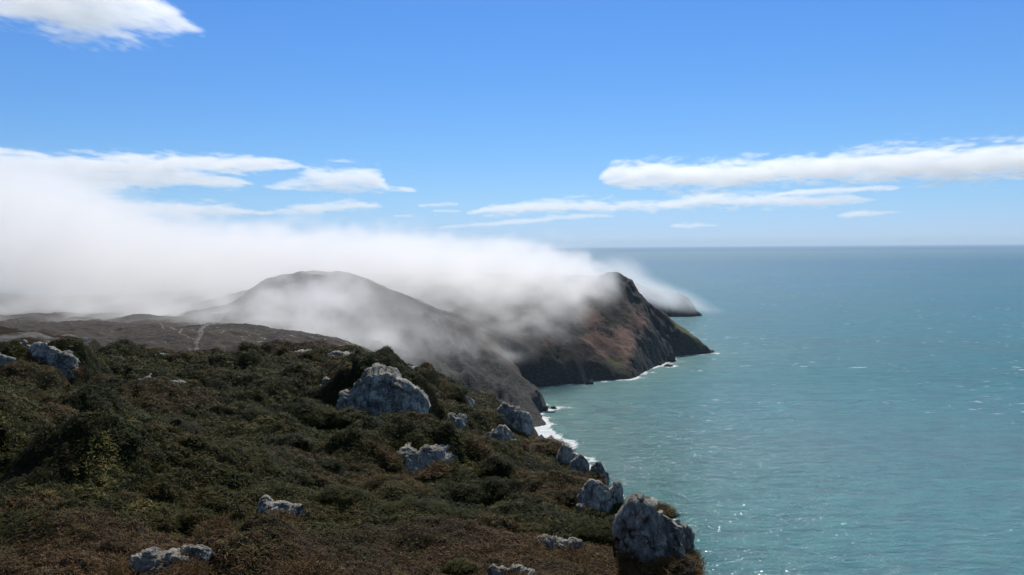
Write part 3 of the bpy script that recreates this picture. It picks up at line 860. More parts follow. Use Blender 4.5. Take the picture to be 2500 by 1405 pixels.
# clouds of the sky, each hanging at its own distance
cloud_mat = vol_material('cloud_vapour', (1, 1, 1), 0.45, 1.0)
def sky_cloud(rows, D, depth, peak, label, seed, wisp=1.0, edge=0.8, vx=13.0):
    if D > 7000: D, depth = D * 2.3, depth * 2.3
    rows = np.array(rows, float)
    mid = (rows[:, 1] + rows[:, 2]) / 2
    a = P(rows[:, 0], rows[:, 1], np.full(len(rows), float(D))); b = P(rows[:, 0], rows[:, 2], np.full(len(rows), float(D)))
    s = D / F
    hmax = (a[:, 2] - b[:, 2]).max()
    k = D / 8000.0
    lo = (a[:, 0].min() - 25 * s, D - depth, b[:, 2].min() - 14 * s)
    hi = (a[:, 0].max() + 25 * s, D + depth, a[:, 2].max() + 14 * s)
    vox = (vx * k, depth * 2 / 16.0, 9.0 * k)
    X, Y, Z = make_grid(lo, hi, vox)
    zt = np.interp(X, a[:, 0], a[:, 2], left=-1e4, right=-1e4); zb = np.interp(X, b[:, 0], b[:, 2], left=-1e4, right=-1e4)
    c = (zt + zb) / 2; hh = np.maximum((zt - zb) / 2, 1.5 * s)
    xin = sst(a[:, 0].min() - 2 * s, a[:, 0].min() + 12 * s, X) * sst(a[:, 0].max() + 2 * s, a[:, 0].max() - 12 * s, X)
    nA = fbm3(X / (200 * k), Y / (260 * k), Z / (48 * k), seed, 5, 0.62)
    nB = fbm3((X + 2 * Z) / (60 * k), Y / (120 * k), Z / (18 * k), seed + 7, 3, 0.7)
    q = 1 - np.abs(Z - c) / hh
    q = q - 0.55 * ((Y - D) / depth) ** 2 + wisp * (1.45 * nA + 0.8 * nB)
    dens = 0.52 * peak / k * sst(0.0, edge, q) * sst(0, .5, xin)
    o = voxel_volume('cloud', lo, None, vox, dens.astype(np.float32), cloud_mat)
    tag(o, label, 'cloud', 'clouds in the blue sky')
    return o
C_ = [
 ([(1470,420,436),(1490,405,455),(1520,398,460),(1600,397,455),(1700,398,470),(1800,391,462),(1900,385,448),(2000,378,446),(2100,364,443),(2270,357,441),(2400,355,442),(2480,342,436),(2560,335,432),(2700,340,430)], 8000, 420, .010, 'long thick white cloud bank reaching the right edge above the sea'),
 ([(1140,518,524),(1200,500,527),(1330,482,525),(1450,487,522),(1600,491,517),(1720,468,512),(1800,476,510),(1900,475,507),(2000,478,506),(2060,478,502),(2118,490,497)], 9500, 320, .008, 'thin ragged cloud streak just under the long thick cloud bank'),
 ([(1070,553,560),(1200,541,554),(1330,526,545),(1450,519,534),(1500,524,532)], 10500, 250, .007, 'slanting pale wisp of cloud just above the fog and left of the sea horizon'),
 ([(1900,468,477),(2050,457,472),(2150,452,467),(2190,458,464)], 9500, 200, .010, 'short thin wisp tucked beneath the right half of the long cloud bank'),
 ([(1640,546,560),(1700,543,557),(1745,548,556)], 12000, 250, .007, 'small faint puff low over the sea to the right of the peak'),
 ([(1790,548,568),(1900,534,566),(1990,530,566),(2100,526,572),(2250,520,568),(2400,512,574),(2600,505,578)], 12000, 600, .0066, 'faint hazy band of cloud low over the right horizon'),
 ([(2050,522,531),(2110,513,529),(2185,516,524)], 11000, 200, .009, 'small flat cloudlet above the faint hazy band on the right'),
 ([(-300,365,440),(0,374,440),(150,377,436),(300,379,434),(450,380,430),(560,381,424),(640,386,418),(700,395,411),(740,400,405)], 8000, 420, .010, 'wide flat white cloud on the left, above the fog bank'),
 ([(60,405,478),(200,408,476),(300,412,470),(450,414,462),(550,424,459),(610,444,452)], 8400, 350, .008, 'lower grey bellied layer of cloud under the wide left cloud'),
 ([(650,455,462),(700,448,463),(745,425,465),(760,402,467),(820,401,469),(880,403,470),(930,415,470),(940,452,469),(1012,460,466)], 8600, 300, .008, 'anvil shaped white cloud with a long flat tail, left of centre'),
 ([(290,493,530),(400,490,530),(520,492,528),(590,505,528),(655,520,526)], 9500, 300, .008, 'low lens shaped cloud resting on the fog, left of centre'),
 ([(640,518,525),(730,500,527),(790,491,524),(870,491,518),(928,498,507)], 9500, 260, .008, 'humped white cloud below the anvil shaped cloud'),
 ([(1020,500,506),(1080,493,507),(1120,496,503)], 9800, 150, .007, 'tiny bright cloud fleck alone near the middle of the sky'),
 ([(960,525,531),(985,523,531),(1010,525,530)], 10000, 120, .010, 'tiniest faint cloud fleck just above the fog bank'),
 ([(1055,513,518),(1085,511,519),(1125,513,518)], 10000, 120, .010, 'tiny faint cloud sliver right under the bright fleck'),
 ([(1310,570,584),(1400,562,582),(1490,555,570)], 12000, 250, .006, 'faint cloud smear directly above the fog over the peak'),
 ([(-200,352,376),(0,360,377),(50,364,376),(95,372,378)], 7800, 200, .007, 'thin tuft on top of the left end of the wide flat cloud'),
]
for i, (rows, D, dep, pk, lab) in enumerate(C_):
    sky_cloud(rows, D, dep, pk, lab, 400 + 31 * i)
sky_cloud([(-260,-60,10),(-100,-60,14),(0,-60,28),(60,-60,48),(120,-60,66),(180,-60,84),(225,-60,90),(262,-60,76),(320,-40,58),(365,-20,58),(395,5,56),(425,22,58),(448,34,56)], 3000, 240, .0075,
          'ragged white cloud in the top left corner of the sky', 877, 1.35, 0.9)
print('clouds', time.time()-t0)
# ------------------------------------------------------------------ picking places on the ground
gfn = lambda x, y: ground(x, y, False) + 0.1
rng = np.random.default_rng(7)

# ------------------------------------------------------------------ rocks
def rock_material():
    M = NT('quartzite')
    pos = M.pos()
    oi = M.n('ShaderNodeObjectInfo').outputs['Random']
    p2 = M.n('ShaderNodeVectorMath', {0: pos, 1: M.n('ShaderNodeCombineXYZ', {0: M.math('MULTIPLY', oi, 40.0)})}, operation='ADD').outputs[0]
    n1 = M.noise(p2, 0.9, 6, 0.65, 0.3); n2 = M.noise(p2, 5.0, 6, 0.7); n3 = M.noise(p2, 26.0, 4, 0.7)
    st = M.noise(M.scaled(p2, (2.6, 2.6, 0.5)), 1.0, 5, 0.65, 0.5)
    c = M.ramp(n1, [(0.30, (0.10, 0.092, 0.080)), (0.44, (0.22, 0.205, 0.175)), (0.56, (0.38, 0.355, 0.305)), (0.70, (0.62, 0.59, 0.52))])
    c = M.mix(M.mr(st, 0.48, 0.62, 0, 0.85), c, (0.09, 0.088, 0.085))
    c = M.mix(M.mr(n2, 0.54, 0.62, 0, 0.8), c, (0.60, 0.575, 0.52))
    c = M.mix(M.mr(n3, 0.60, 0.75, 0, 0.6), c, (0.09, 0.085, 0.07))
    # moss and lichen settle on the flatter parts
    nz = M.n('ShaderNodeSeparateXYZ', {0: M.n('ShaderNodeNewGeometry').outputs['Normal']}).outputs[2]
    ml = M.math('MULTIPLY', M.mr(nz, 0.35, 0.8), M.mr(n2, 0.50, 0.60))
    c = M.mix(M.math('MULTIPLY', ml, 0.6), c, (0.085, 0.08, 0.04))
    vo = M.n('ShaderNodeTexVoronoi', {'Vector': M.n('ShaderNodeVectorMath', {0: M.scaled(p2, (1.1, 1.1, 0.55)), 1: M.n('ShaderNodeTexNoise', {'Vector': p2, 'Scale': 1.3, 'Detail': 5}).outputs['Color']}, operation='ADD').outputs[0], 'Scale': 1.0}, feature='DISTANCE_TO_EDGE').outputs['Distance']
    crk = M.math('MAXIMUM', M.mr(vo, 0.0, 0.03), M.mr(n1, 0.42, 0.52))
    c = M.mix(crk, (0.03, 0.03, 0.03), c)
    b = M.bump(n1, 0.8, 0.35); b = M.bump(st, 0.7, 0.2, b); b = M.bump(n2, 0.8, 0.09, b); b = M.bump(n3, 0.6, 0.02, b); b = M.bump(crk, 0.8, 0.06, b)
    M.surf(Base_Color=c, Roughness=0.88, Normal=b, Specular_IOR_Level=0.3)
    return M.m
ROCK = rock_material()
def dark_rock_material():
    M = NT('sea_rock')
    pos = M.pos()
    n1 = M.noise(pos, 0.35, 6, 0.7); 
    z = M.n('ShaderNodeSeparateXYZ', {0: pos}).outputs[2]
    c = M.ramp(n1, [(0.3, (0.022, 0.022, 0.022)), (0.55, (0.06, 0.058, 0.053)), (0.75, (0.13, 0.125, 0.11))])
    c = M.mix(M.mr(z, 2.2, 0.4), c, (0.014, 0.014, 0.015))
    M.surf(Base_Color=c, Roughness=0.7, Normal=M.bump(n1, 0.8, 1.2), Specular_IOR_Level=0.4)
    return M.m
SEAROCK = dark_rock_material()

def chunk(rg, nu=72, nv=52, planes=11, sharp=5.0, rough=0.07, nscale=1.0):
    """a jointed block: a ball cut by random planes, about 1 in radius"""
    th = np.linspace(0, 2 * np.pi, nu, endpoint=False); ph = np.linspace(0, np.pi, nv)
    T, H = np.meshgrid(th, ph, indexing='ij')
    d = np.stack([np.cos(T) * np.sin(H), np.sin(T) * np.sin(H), np.cos(H)], -1)
    nn = rg.normal(size=(planes, 3)); nn[:, 2] *= 0.75; nn /= np.linalg.norm(nn, axis=1)[:, None]
    cc = rg.uniform(0.62, 1.0, planes)
    s = np.maximum(d @ nn.T, 0) / cc
    r = 1.0 / ((s ** sharp).sum(-1) + 0.75 ** sharp * 0.5) ** (1 / sharp)
    p = d * r[..., None]
    o = rg.uniform(0, 50, 3)
    q = p * nscale * 1.7 + o
    r2 = fbm3(q[..., 0], q[..., 1], q[..., 2] * 0.7, 5, 5, 0.6) * rough * 3.6
    q = p * nscale * 6 + o
    r3 = (0.5 - np.abs(fbm3(q[..., 0], q[..., 1], q[..., 2] * .5, 9, 3, 0.6))) * rough * 1.1
    p = p * (1 + r2 + r3)[..., None]
    i = np.arange(nu)[:, None]; j = np.arange(nv - 1)[None]
    a = i * nv + j; b = ((i + 1) % nu) * nv + j
    f = np.stack([a, a + 1, b + 1, b], -1).reshape(-1, 4)
    return p.reshape(-1, 3), f

def make_rock(name, blocks, mat, seed, label, cat='rock', group=None, rough=0.07, res=1.0):
    """blocks: (centre xyz, radii xyz, turn, lean)"""
    rg = np.random.default_rng(seed)
    V, Fc, n = [], [], 0
    for c, r, rz, ln in blocks:
        v, f = chunk(rg, int(72 * res), int(52 * res), rough=rough, nscale=max(1.0, min(3.0, max(r) / 1.2)))
        v = v * np.array(r)
        v[:, 0] += v[:, 2] * ln
        co, si = math.cos(rz), math.sin(rz)
        v = np.c_[v[:, 0] * co - v[:, 1] * si, v[:, 0] * si + v[:, 1] * co, v[:, 2]] + np.array(c)
        V.append(v); Fc.append(f + n); n += len(v)
    V = np.concatenate(V)
    # real fracture relief in world space
    base = np.array(blocks[0][0]); 
    o = mesh_obj(name, V - base, np.concatenate(Fc), mat, True)
    o.location = base
    tag(o, label, cat, group)
    return o

def outcrop(name, x0, y0, x1, y1, n, label, seed, lean=1.2, mat=None, deep=0.8, prof=None, group='pale rocks on the hillside', D=60.0):
    """bedrock breaking out of the slope: a face that rises from its foot, rounds over and runs back under the turf"""
    m = D / F
    x0, x1 = x0 - .08 * (x1 - x0), x1 + .08 * (x1 - x0)
    w = (x1 - x0) * m
    hgt, run = rock_size(x0, x1, y0, y1, D, lean)
    rg = np.random.default_rng(seed)
    g0, g1 = P(x0, y1, D), P(x1, y1, D)
    ns, nt = 110, 84
    s_, t_ = np.meshgrid(np.linspace(0, 1, ns), np.linspace(0, 1, nt), indexing='ij')
    o = rg.uniform(0, 60)
    pr = np.interp(s_, np.linspace(0, 1, len(prof)), prof) if prof else 1.0
    # the crest line: uneven, broken into a few heads
    crest = pr * ((0.92 + 0.16 * fbm2(s_ * n * .7 + o, s_ * 0 + 3, seed, 3)) if lean < .9 else 0.82 + 0.42 * fbm2(s_ * n * 1.1 + o, s_ * 0 + 3, seed, 4))
    end = np.clip(1 - np.abs(2 * s_ - 1) ** (3.4 if label.startswith(('big blocky', 'tall', 'sheer', 'narrow')) else 2.4), 0, 1) ** .58
    H = hgt * ((.84 if label.startswith('largest') else 1.04) if lean < 1 else .86) * crest * (0.12 + 0.88 * end)
    a = t_ * np.pi
    back = max(w * .5, hgt * 1.4) * deep
    # front face is steep with a lean, the top rounds over, the back runs down and under
    zf = np.where(a < np.pi * .5, np.sin(a) ** 0.95, 0.25 + 0.75 * np.sin(a))
    y_ = np.where(a < np.pi * .5, (1 - np.cos(a)) * run * .45 + np.sin(a) ** 1.3 * run * .55, run + (-np.cos(a)) * 1.0 * back)
    y_ = y_ + (1 - end) * back * .45 + 0.10 * w * fbm2(s_ * n * .9 + o, t_ * 1.5, seed + 2, 3)
    X = g0[0] + (g1[0] - g0[0]) * s_ + 0.05 * w * fbm2(t_ * 3 + o, s_ * 4, seed + 4, 3)
    Yv = D + y_
    z0 = g0[2] + (g1[2] - g0[2]) * s_
    bury = .25 * hgt + (2.2 if lean < .35 or label.startswith(('rock rib', 'bold', 'tall creased')) else .45)
    Z = z0 - bury + zf * (H + bury)
    p = np.stack([X, Yv, Z], -1)
    nr = np.cross(np.gradient(p, axis=0), np.gradient(p, axis=1)); nr /= np.linalg.norm(nr, axis=-1, keepdims=True) + 1e-9
    if nr[ns // 2, nt // 5, 1] > 0: nr = -nr
    q = min(hgt, w)
    lx, lz = q * .42, q * .5
    wx_ = X + .3 * lx * fbm2(X / lx + o, Z / lz, seed + 6, 3); wz_ = Z + Yv * .6 + .3 * lz * fbm2(X / lx, Z / lz + o, seed + 8, 3)
    d1, r1 = worley2(wx_ / lx + o, wz_ / lz, seed); d2, r2 = worley2(wx_ / lx * 2.6, wz_ / lz * 2.3 + o, seed + 1)
    disp = q * ((.34 if label.startswith(('big blocky', 'tall', 'sheer', 'narrow')) else .2) * (r1 - .5) + 0.05 * (1 - d1 * 1.2) + 0.10 * (r2 - .5) + .01 * (1 - d2)) 
    disp = disp + q * .16 * fbm2(wx_ / lx * .8, wz_ / lz * .8, seed + 9, 5, .6)
    p = p + nr * (disp * np.sin(np.clip(t_ * 3.6, 0, np.pi / 2)) * (.25 + .75 * end))[..., None]
    base = np.array([(g0[0] + g1[0]) / 2, D, g0[2]])
    f = grid_faces(ns, nt)
    ob = mesh_obj(name, (p - base).reshape(-1, 3), f[:, ::-1], mat or ROCK, True)
    ob.location = base
    tag(ob, label, 'rock', group)
    return ob

for x0, y0, x1, y1, n, lab, sd_, prof, deep in RK:
    outcrop('rock', x0, y0, x1, y1, n, lab, 900 + sd_, LEAN.get(sd_, 1.5), prof=prof, deep=deep, D=ROCK_D.get(sd_, 60.0))

# the stony rise behind the rock wall on the far left: many frost-broken blocks
rg = np.random.default_rng(5)
for k in range(10):
    px = float(rg.uniform(-20, 190)); py = float(806 + max(0, px) * .30 + rg.uniform(0, 26))
    D = 120 + rg.uniform(0, 14); s_ = rg.uniform(.35, .9)
    c = P(px, py, D)
    make_rock('boulder', [((c[0], c[1], c[2]), (s_ * 1.3, s_, s_ * .7), rg.uniform(0, 3), .1)], ROCK, 3000 + k, 'loose pale boulder strewn on the stony rise at the far left', 'boulder', 'boulders strewn on the stony rise', .09, .5)
# the rise itself
uu = np.linspace(-1, 1, 120); vv = np.linspace(-1, 1, 70)
VV, UU = np.meshgrid(vv, uu, indexing='ij')
c0 = P(-60, 812, 132)
XX = c0[0] + UU * 24; YY = c0[1] + VV * 15
ZZ = c0[2] - 5.0 + 5.4 * np.sqrt(np.clip(1 - (UU ** 2) * .8 - VV ** 2, 0, 1)) * (0.75 + .25 * (1 - sst(-.2, 1, UU))) + fbm2(XX / 3, YY / 3, 15, 5) * 0.9 - 6 * sst(.6, 1, UU ** 2 + VV ** 2)
z0 = np.zeros(XX.size)
tag(mesh_obj('stony_hill', np.stack([XX, YY, ZZ], -1), grid_faces(70, 120), ground_material(), True, {'gorse': z0, 'rocky': sst(-.1, .4, fbm2(XX / 2.5, YY / 2.5, 25, 4)).ravel()}), kind='structure')

# rocks in the sea and on the shore
def skerry(px, py, wpx, hpx, n, label, seed):
    x, y = W0(px, py); m_ = y / F
    rg = np.random.default_rng(seed); bl = []
    for k in range(n):
        dx = (k - (n - 1) / 2) / max(n, 1) * wpx * m_
        hh = hpx * m_ * rg.uniform(.6, 1.0) * (1 if k == 0 else .85)
        bw = wpx * m_ / n * .75
        bl.append(((x + dx, y + bw + rg.uniform(0, 2), hh * .30), (bw, bw * 1.1, hh * .72), rg.uniform(0, 1), rg.uniform(-.3, .3)))
    make_rock('sea_rock', bl, SEAROCK, seed, label, 'rock', 'dark rocks in the surf', .12)
for a in [(1312,1006,48,24,4,'dark slabs of shore rock jutting into the surf below the near cliffs',51),(1352,1000,10,8,1,'lone little skerry in the white surf off the near shore',52),
          (1638,884,26,24,3,'craggy skerry standing off the foot of the headland',53),(1634,896,20,8,2,'low black rocks awash beside the craggy skerry',54),
          (1439,940,16,13,2,'pointed dark rock at the waterline of the cove',55),(1606,893,20,7,2,'dark ledge at the foot of the headland cliff',56),(1732,862,24,7,2,'black rocks at the outermost tip of the headland',57)]:
    skerry(*a)

# ------------------------------------------------------------------ the footpath over the moor
def ribbon(name, pxs, width, fn, D0, D1, mat, seed=0):
    pts = []
    for a, b in pxs:
        h = hit(a, b, lambda x, y: fn(x, y), D0, D1, 2500)
        if h is not None: pts.append(h[:2])
    pts = np.array(pts)
    t = np.r_[0, np.cumsum(np.hypot(*np.diff(pts, axis=0).T))]
    tt = np.arange(0, t[-1], 1.2)
    x = np.interp(tt, t, pts[:, 0]) + fbm2(tt / 9, tt * 0, seed, 3) * 1.1; y = np.interp(tt, t, pts[:, 1]) + fbm2(tt / 11, tt * 0 + 5, seed + 1, 3) * 1.2
    tx_, ty_ = np.gradient(x), np.gradient(y); L = np.hypot(tx_, ty_) + 1e-9; nx_, ny_ = -ty_ / L, tx_ / L
    wd = width * (0.75 + 0.6 * vn2(tt / 5, tt * 0, seed + 3))
    s = np.linspace(-1, 1, 5)
    X = x[:, None] + nx_[:, None] * s * wd[:, None] / 2; Y = y[:, None] + ny_[:, None] * s * wd[:, None] / 2
    Z = fn(X, Y) + 0.30 - 0.25 * np.abs(s)[None]
    tag(mesh_obj(name, np.stack([X, Y, Z], -1), grid_faces(len(tt), 5), mat), kind='structure')
M = NT('worn_path'); n_ = M.noise(M.pos(), 1.2, 4, .7)
M.surf(Base_Color=M.ramp(n_, [(.35, (.05, .04, .034)), (.6, (.13, .115, .10)), (.75, (.22, .205, .18))]), Roughness=.95)
PATHM = M.m
hz = lambda x, y: hills(x, y)[0]
ribbon('path', [(556,752),(548,768),(536,782),(520,790),(503,795),(490,803),(487,815),(481,828),(479,840),(484,852),(492,862)], 1.4, hz, 240, 640, PATHM, 5)
ribbon('path', [(392,792),(420,803),(445,815),(470,828),(481,833)], 0.9, hz, 240, 640, PATHM, 15)
# ------------------------------------------------------------------ heather, grass and gorse
def leaf_material():
    M = NT('leafy_sprigs')
    at = M.attr('tint').outputs['Color']
    d = M.n('ShaderNodeBsdfPrincipled', {'Base Color': at, 'Roughness': 0.62, 'Specular IOR Level': 0.06})
    t = M.n('ShaderNodeBsdfTranslucent', {'Color': at})
    mx = M.n('ShaderNodeMixShader', {0: 0.06, 1: d, 2: t})
    M.t.links.new(mx.outputs[0], M.out.inputs['Surface'])
    return M.m
LEAF = leaf_material()

def sprigs(base, nrm, h, wd, cols, tip, rg, blades=4, spread=0.75):
    """small fans of narrow pointed blades; base, nrm: (n,3); h, wd: (n,)"""
    """each blade lies like a shingle on the shrub: its face looks roughly the way the shrub's surface does"""
    n = len(base)
    B = np.repeat(base, blades, 0); N = np.repeat(nrm, blades, 0); H = np.repeat(h, blades) * rg.uniform(.6, 1.15, n * blades); Wd = np.repeat(wd, blades)
    N = N / (np.linalg.norm(N, axis=1)[:, None] + 1e-9)
    fn = N + rg.normal(size=B.shape) * spread * .36
    fn /= np.linalg.norm(fn, axis=1)[:, None] + 1e-9
    dr = np.cross(fn, rg.normal(size=B.shape)); dr /= np.linalg.norm(dr, axis=1)[:, None] + 1e-9
    dr = dr * np.where((dr * (N + np.array([0, 0, .6]))).sum(1) < 0, -1, 1)[:, None]
    B = B + rg.normal(size=B.shape) * (H * .40)[:, None] * np.array([1, 1, .3]) + N * (H * rg.uniform(-.1, .55, n * blades))[:, None]
    w_ = np.cross(dr, fn) * (Wd * .5)[:, None]
    v = np.stack([B - w_, B + w_, B + dr * H[:, None]], 1)
    f = np.arange(n * blades * 3).reshape(-1, 3)
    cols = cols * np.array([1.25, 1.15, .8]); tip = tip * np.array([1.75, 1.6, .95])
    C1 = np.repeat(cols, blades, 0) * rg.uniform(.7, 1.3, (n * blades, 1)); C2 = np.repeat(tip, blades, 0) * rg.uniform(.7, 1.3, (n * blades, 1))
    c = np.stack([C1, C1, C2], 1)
    return v.reshape(-1, 3), f, c.reshape(-1, 3)

# surface normals of the hillside
def gridn(X, Y, Z):
    p = np.stack([X, Y, Z], -1)
    n = np.cross(np.gradient(p, axis=1), np.gradient(p, axis=0))
    return n / (np.linalg.norm(n, axis=-1, keepdims=True) + 1e-12)
NA_ = gridn(XA, YA, ZA)

HEA = np.array([(.016,.012,.006),(.024,.017,.009),(.036,.022,.013),(.046,.026,.016),(.052,.028,.019)])
HET = np.array([(.034,.030,.012),(.062,.046,.020),(.092,.064,.032),(.120,.078,.046),(.150,.096,.064)])
GOA = np.array([(.005,.007,.0015),(.008,.012,.002),(.014,.019,.003),(.022,.026,.005),(.026,.022,.008)])
GOT = np.array([(.010,.014,.003),(.020,.027,.005),(.036,.045,.007),(.056,.062,.010),(.070,.054,.018)])
GRA = np.array([(.036,.046,.010),(.060,.060,.018),(.085,.070,.028)])
GRT = np.array([(.070,.090,.018),(.12,.115,.035),(.19,.155,.065)])

def pick(cols, r):
    i = np.clip((r * len(cols)), 0, len(cols) - 1.001); k = i.astype(int); f = (i - k)[:, None]
    return cols[k] * (1 - f) + cols[np.minimum(k + 1, len(cols) - 1)] * f

GRASSY = [hit(a, b, gfn, 8, 130) for a, b in ((180,1168),(130,1195),(260,1150),(345,1228),(360,1262),(20,1392),(290,1040),(300,1032),(600,1380),(960,1395))]
GRASSY = np.array([g[:3] for g in GRASSY if g is not None])

def scatter(n, seed):
    rg = np.random.default_rng(seed)
    i = rg.uniform(150, nrA - 2, n); j = rg.uniform(0, nuA - 2, n)
    ii, jj = i.astype(int), j.astype(int); fi_, fj = i - ii, j - jj
    def bl(A):
        f1, f2 = (fi_, fj) if A.ndim == 2 else (fi_[:, None], fj[:, None])
        return (A[ii, jj] * (1 - f2) + A[ii, jj + 1] * f2) * (1 - f1) + (A[ii + 1, jj] * (1 - f2) + A[ii + 1, jj + 1] * f2) * f1
    x, y, z = bl(XA), bl(YA), bl(ZA); nn = bl(NA_); g = bl(GOR); rk = bl(ROCKY); sdv = bl(sdA)
    u = x / np.maximum(y, 1)
    k = (u > -0.80) & (u < 0.40) & (y > 3.5) & (y < 135) & (rg.uniform(size=n) > rk * 0.93) & (sdv > -30)
    x, y, z, nn, g, rk = x[k], y[k], z[k], nn[k], g[k], rk[k]
    return rg, np.c_[x, y, z], nn, g, rk

rg, B, NN, G, RKm = scatter(1100000, 11)
print('sprigs', len(B))
x, y = B[:, 0], B[:, 1]
D = np.hypot(x, y)
pat = fbm2(x / 3.0, y / 3.0, 501, 4) * .5 + .5; pat2 = fbm2(x / .9, y / .9, 511, 3) * .5 + .5; pat3 = fbm2(x / 11, y / 11, 521, 3) * .5 + .5
tn0 = cushions(x + 0.9 * fbm2(x / 2.6, y / 2.6, 201, 4), y + 0.9 * fbm2(x / 2.6, y / 2.6, 202, 4), 4.2, 4.8, 211, .45, .95, True)
isg = (G + (pat - .5) * 1.5 - .9 * (tn0 > .80) + rg.normal(size=len(x)) * .12) > 0.55
gd = np.zeros(len(x))
for gp in GRASSY:
    gd = np.maximum(gd, np.exp(-((x - gp[0]) ** 2 + ((y - gp[1]) * .8) ** 2) / (0.035 * gp[1]) ** 2))
isgr = (gd + (pat2 - .5) * 1.2 > .88) | ((fbm2(x / 2.4 + 9, y / 2.0, 531, 4) > .47) & (rg.uniform(size=len(x)) < .6))
wx_ = x + 0.9 * fbm2(x / 2.6, y / 2.6, 201, 4); wy_ = y + 0.9 * fbm2(x / 2.6, y / 2.6, 202, 4)
tn = .5 * cushions(wx_, wy_, 4.2, 4.8, 211, .45, .95, True) + .5 * cushions(wx_ + 9, wy_ + 5, 1.9, 2.1, 221, .45, .95, True)
r_ = np.clip(tn * .5 + pat * .25 + pat3 * .25 + rg.normal(size=len(x)) * .10, 0, .999)
r_ = np.clip((r_ - .5) * 2.4 + .5, 0, .999)
c1 = np.where(isg[:, None], pick(GOA, r_), pick(HEA, r_)); c2 = np.where(isg[:, None], pick(GOT, r_), pick(HET, r_))
q_ = rg.uniform(size=len(x))
c1 = np.where(isgr[:, None], pick(GRA, q_), c1); c2 = np.where(isgr[:, None], pick(GRT, q_), c2)
upv = NN * 1.0 + np.array([0, 0, .25])
h_ = np.where(isg, .115, .085) * rg.uniform(.5, 1.4, len(x)) * (.8 + D / 80)
wd_ = np.maximum(0.014 + .012 * rg.uniform(size=len(x)), D * .0008) * np.where(isg, 1.3, 1.0)
k = isg & ~isgr
for nm, sel in (('heather', ~k), ('gorse_scrub', k)):
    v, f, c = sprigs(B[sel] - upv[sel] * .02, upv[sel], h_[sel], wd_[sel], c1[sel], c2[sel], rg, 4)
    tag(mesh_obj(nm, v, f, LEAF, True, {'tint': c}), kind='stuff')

# sprays of heather and grass lapping over the feet and sides of the rocks
LB, LC1, LC2, LH, LW = [], [], [], [], []
for x0, y0, x1, y1, n, lab, sd_, prof, deep in RK:
    if sd_ not in ROCK_D: continue
    D_ = ROCK_D[sd_]; w_ = (x1 - x0) * D_ / F; m_ = int(min(2600, 60 + w_ * 15 * 2000 / D_))
    a_ = rg.uniform(-.62, .62, m_); t_ = rg.uniform(size=m_)
    gx = P((x0 + x1) / 2, y1, D_)[0] + a_ * w_
    gy = D_ + rg.normal(size=m_) * .22 - .15 + np.abs(a_) ** 2 * w_ * .9
    gz = ground(gx, gy) + rg.uniform(-.02, .16, m_) * (.6 + 3.4 * vn2(gx * 1.4, gy * 1.4, 611))
    LB.append(np.c_[gx, gy, gz])
    warm = vn2(gx / 1.1, gy / 1.1, 613)
    LC1.append(np.where((D_ < 30) | (warm[:, None] > .6), pick(HEA, t_), pick(GOA, t_))); LC2.append(np.where((D_ < 30) | (warm[:, None] > .6), pick(HET, t_), pick(GOT, t_)))
    LH.append(.12 * rg.uniform(.5, 1.6, m_) * (.9 + D_ / 60)); LW.append(np.full(m_, max(.014, D_ * .0008)))
LB = np.concatenate(LB)
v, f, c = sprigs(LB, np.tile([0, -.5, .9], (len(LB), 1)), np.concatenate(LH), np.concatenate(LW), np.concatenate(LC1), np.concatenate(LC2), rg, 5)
tag(mesh_obj('undergrowth', v, f, LEAF, True, {'tint': c}), kind='stuff')

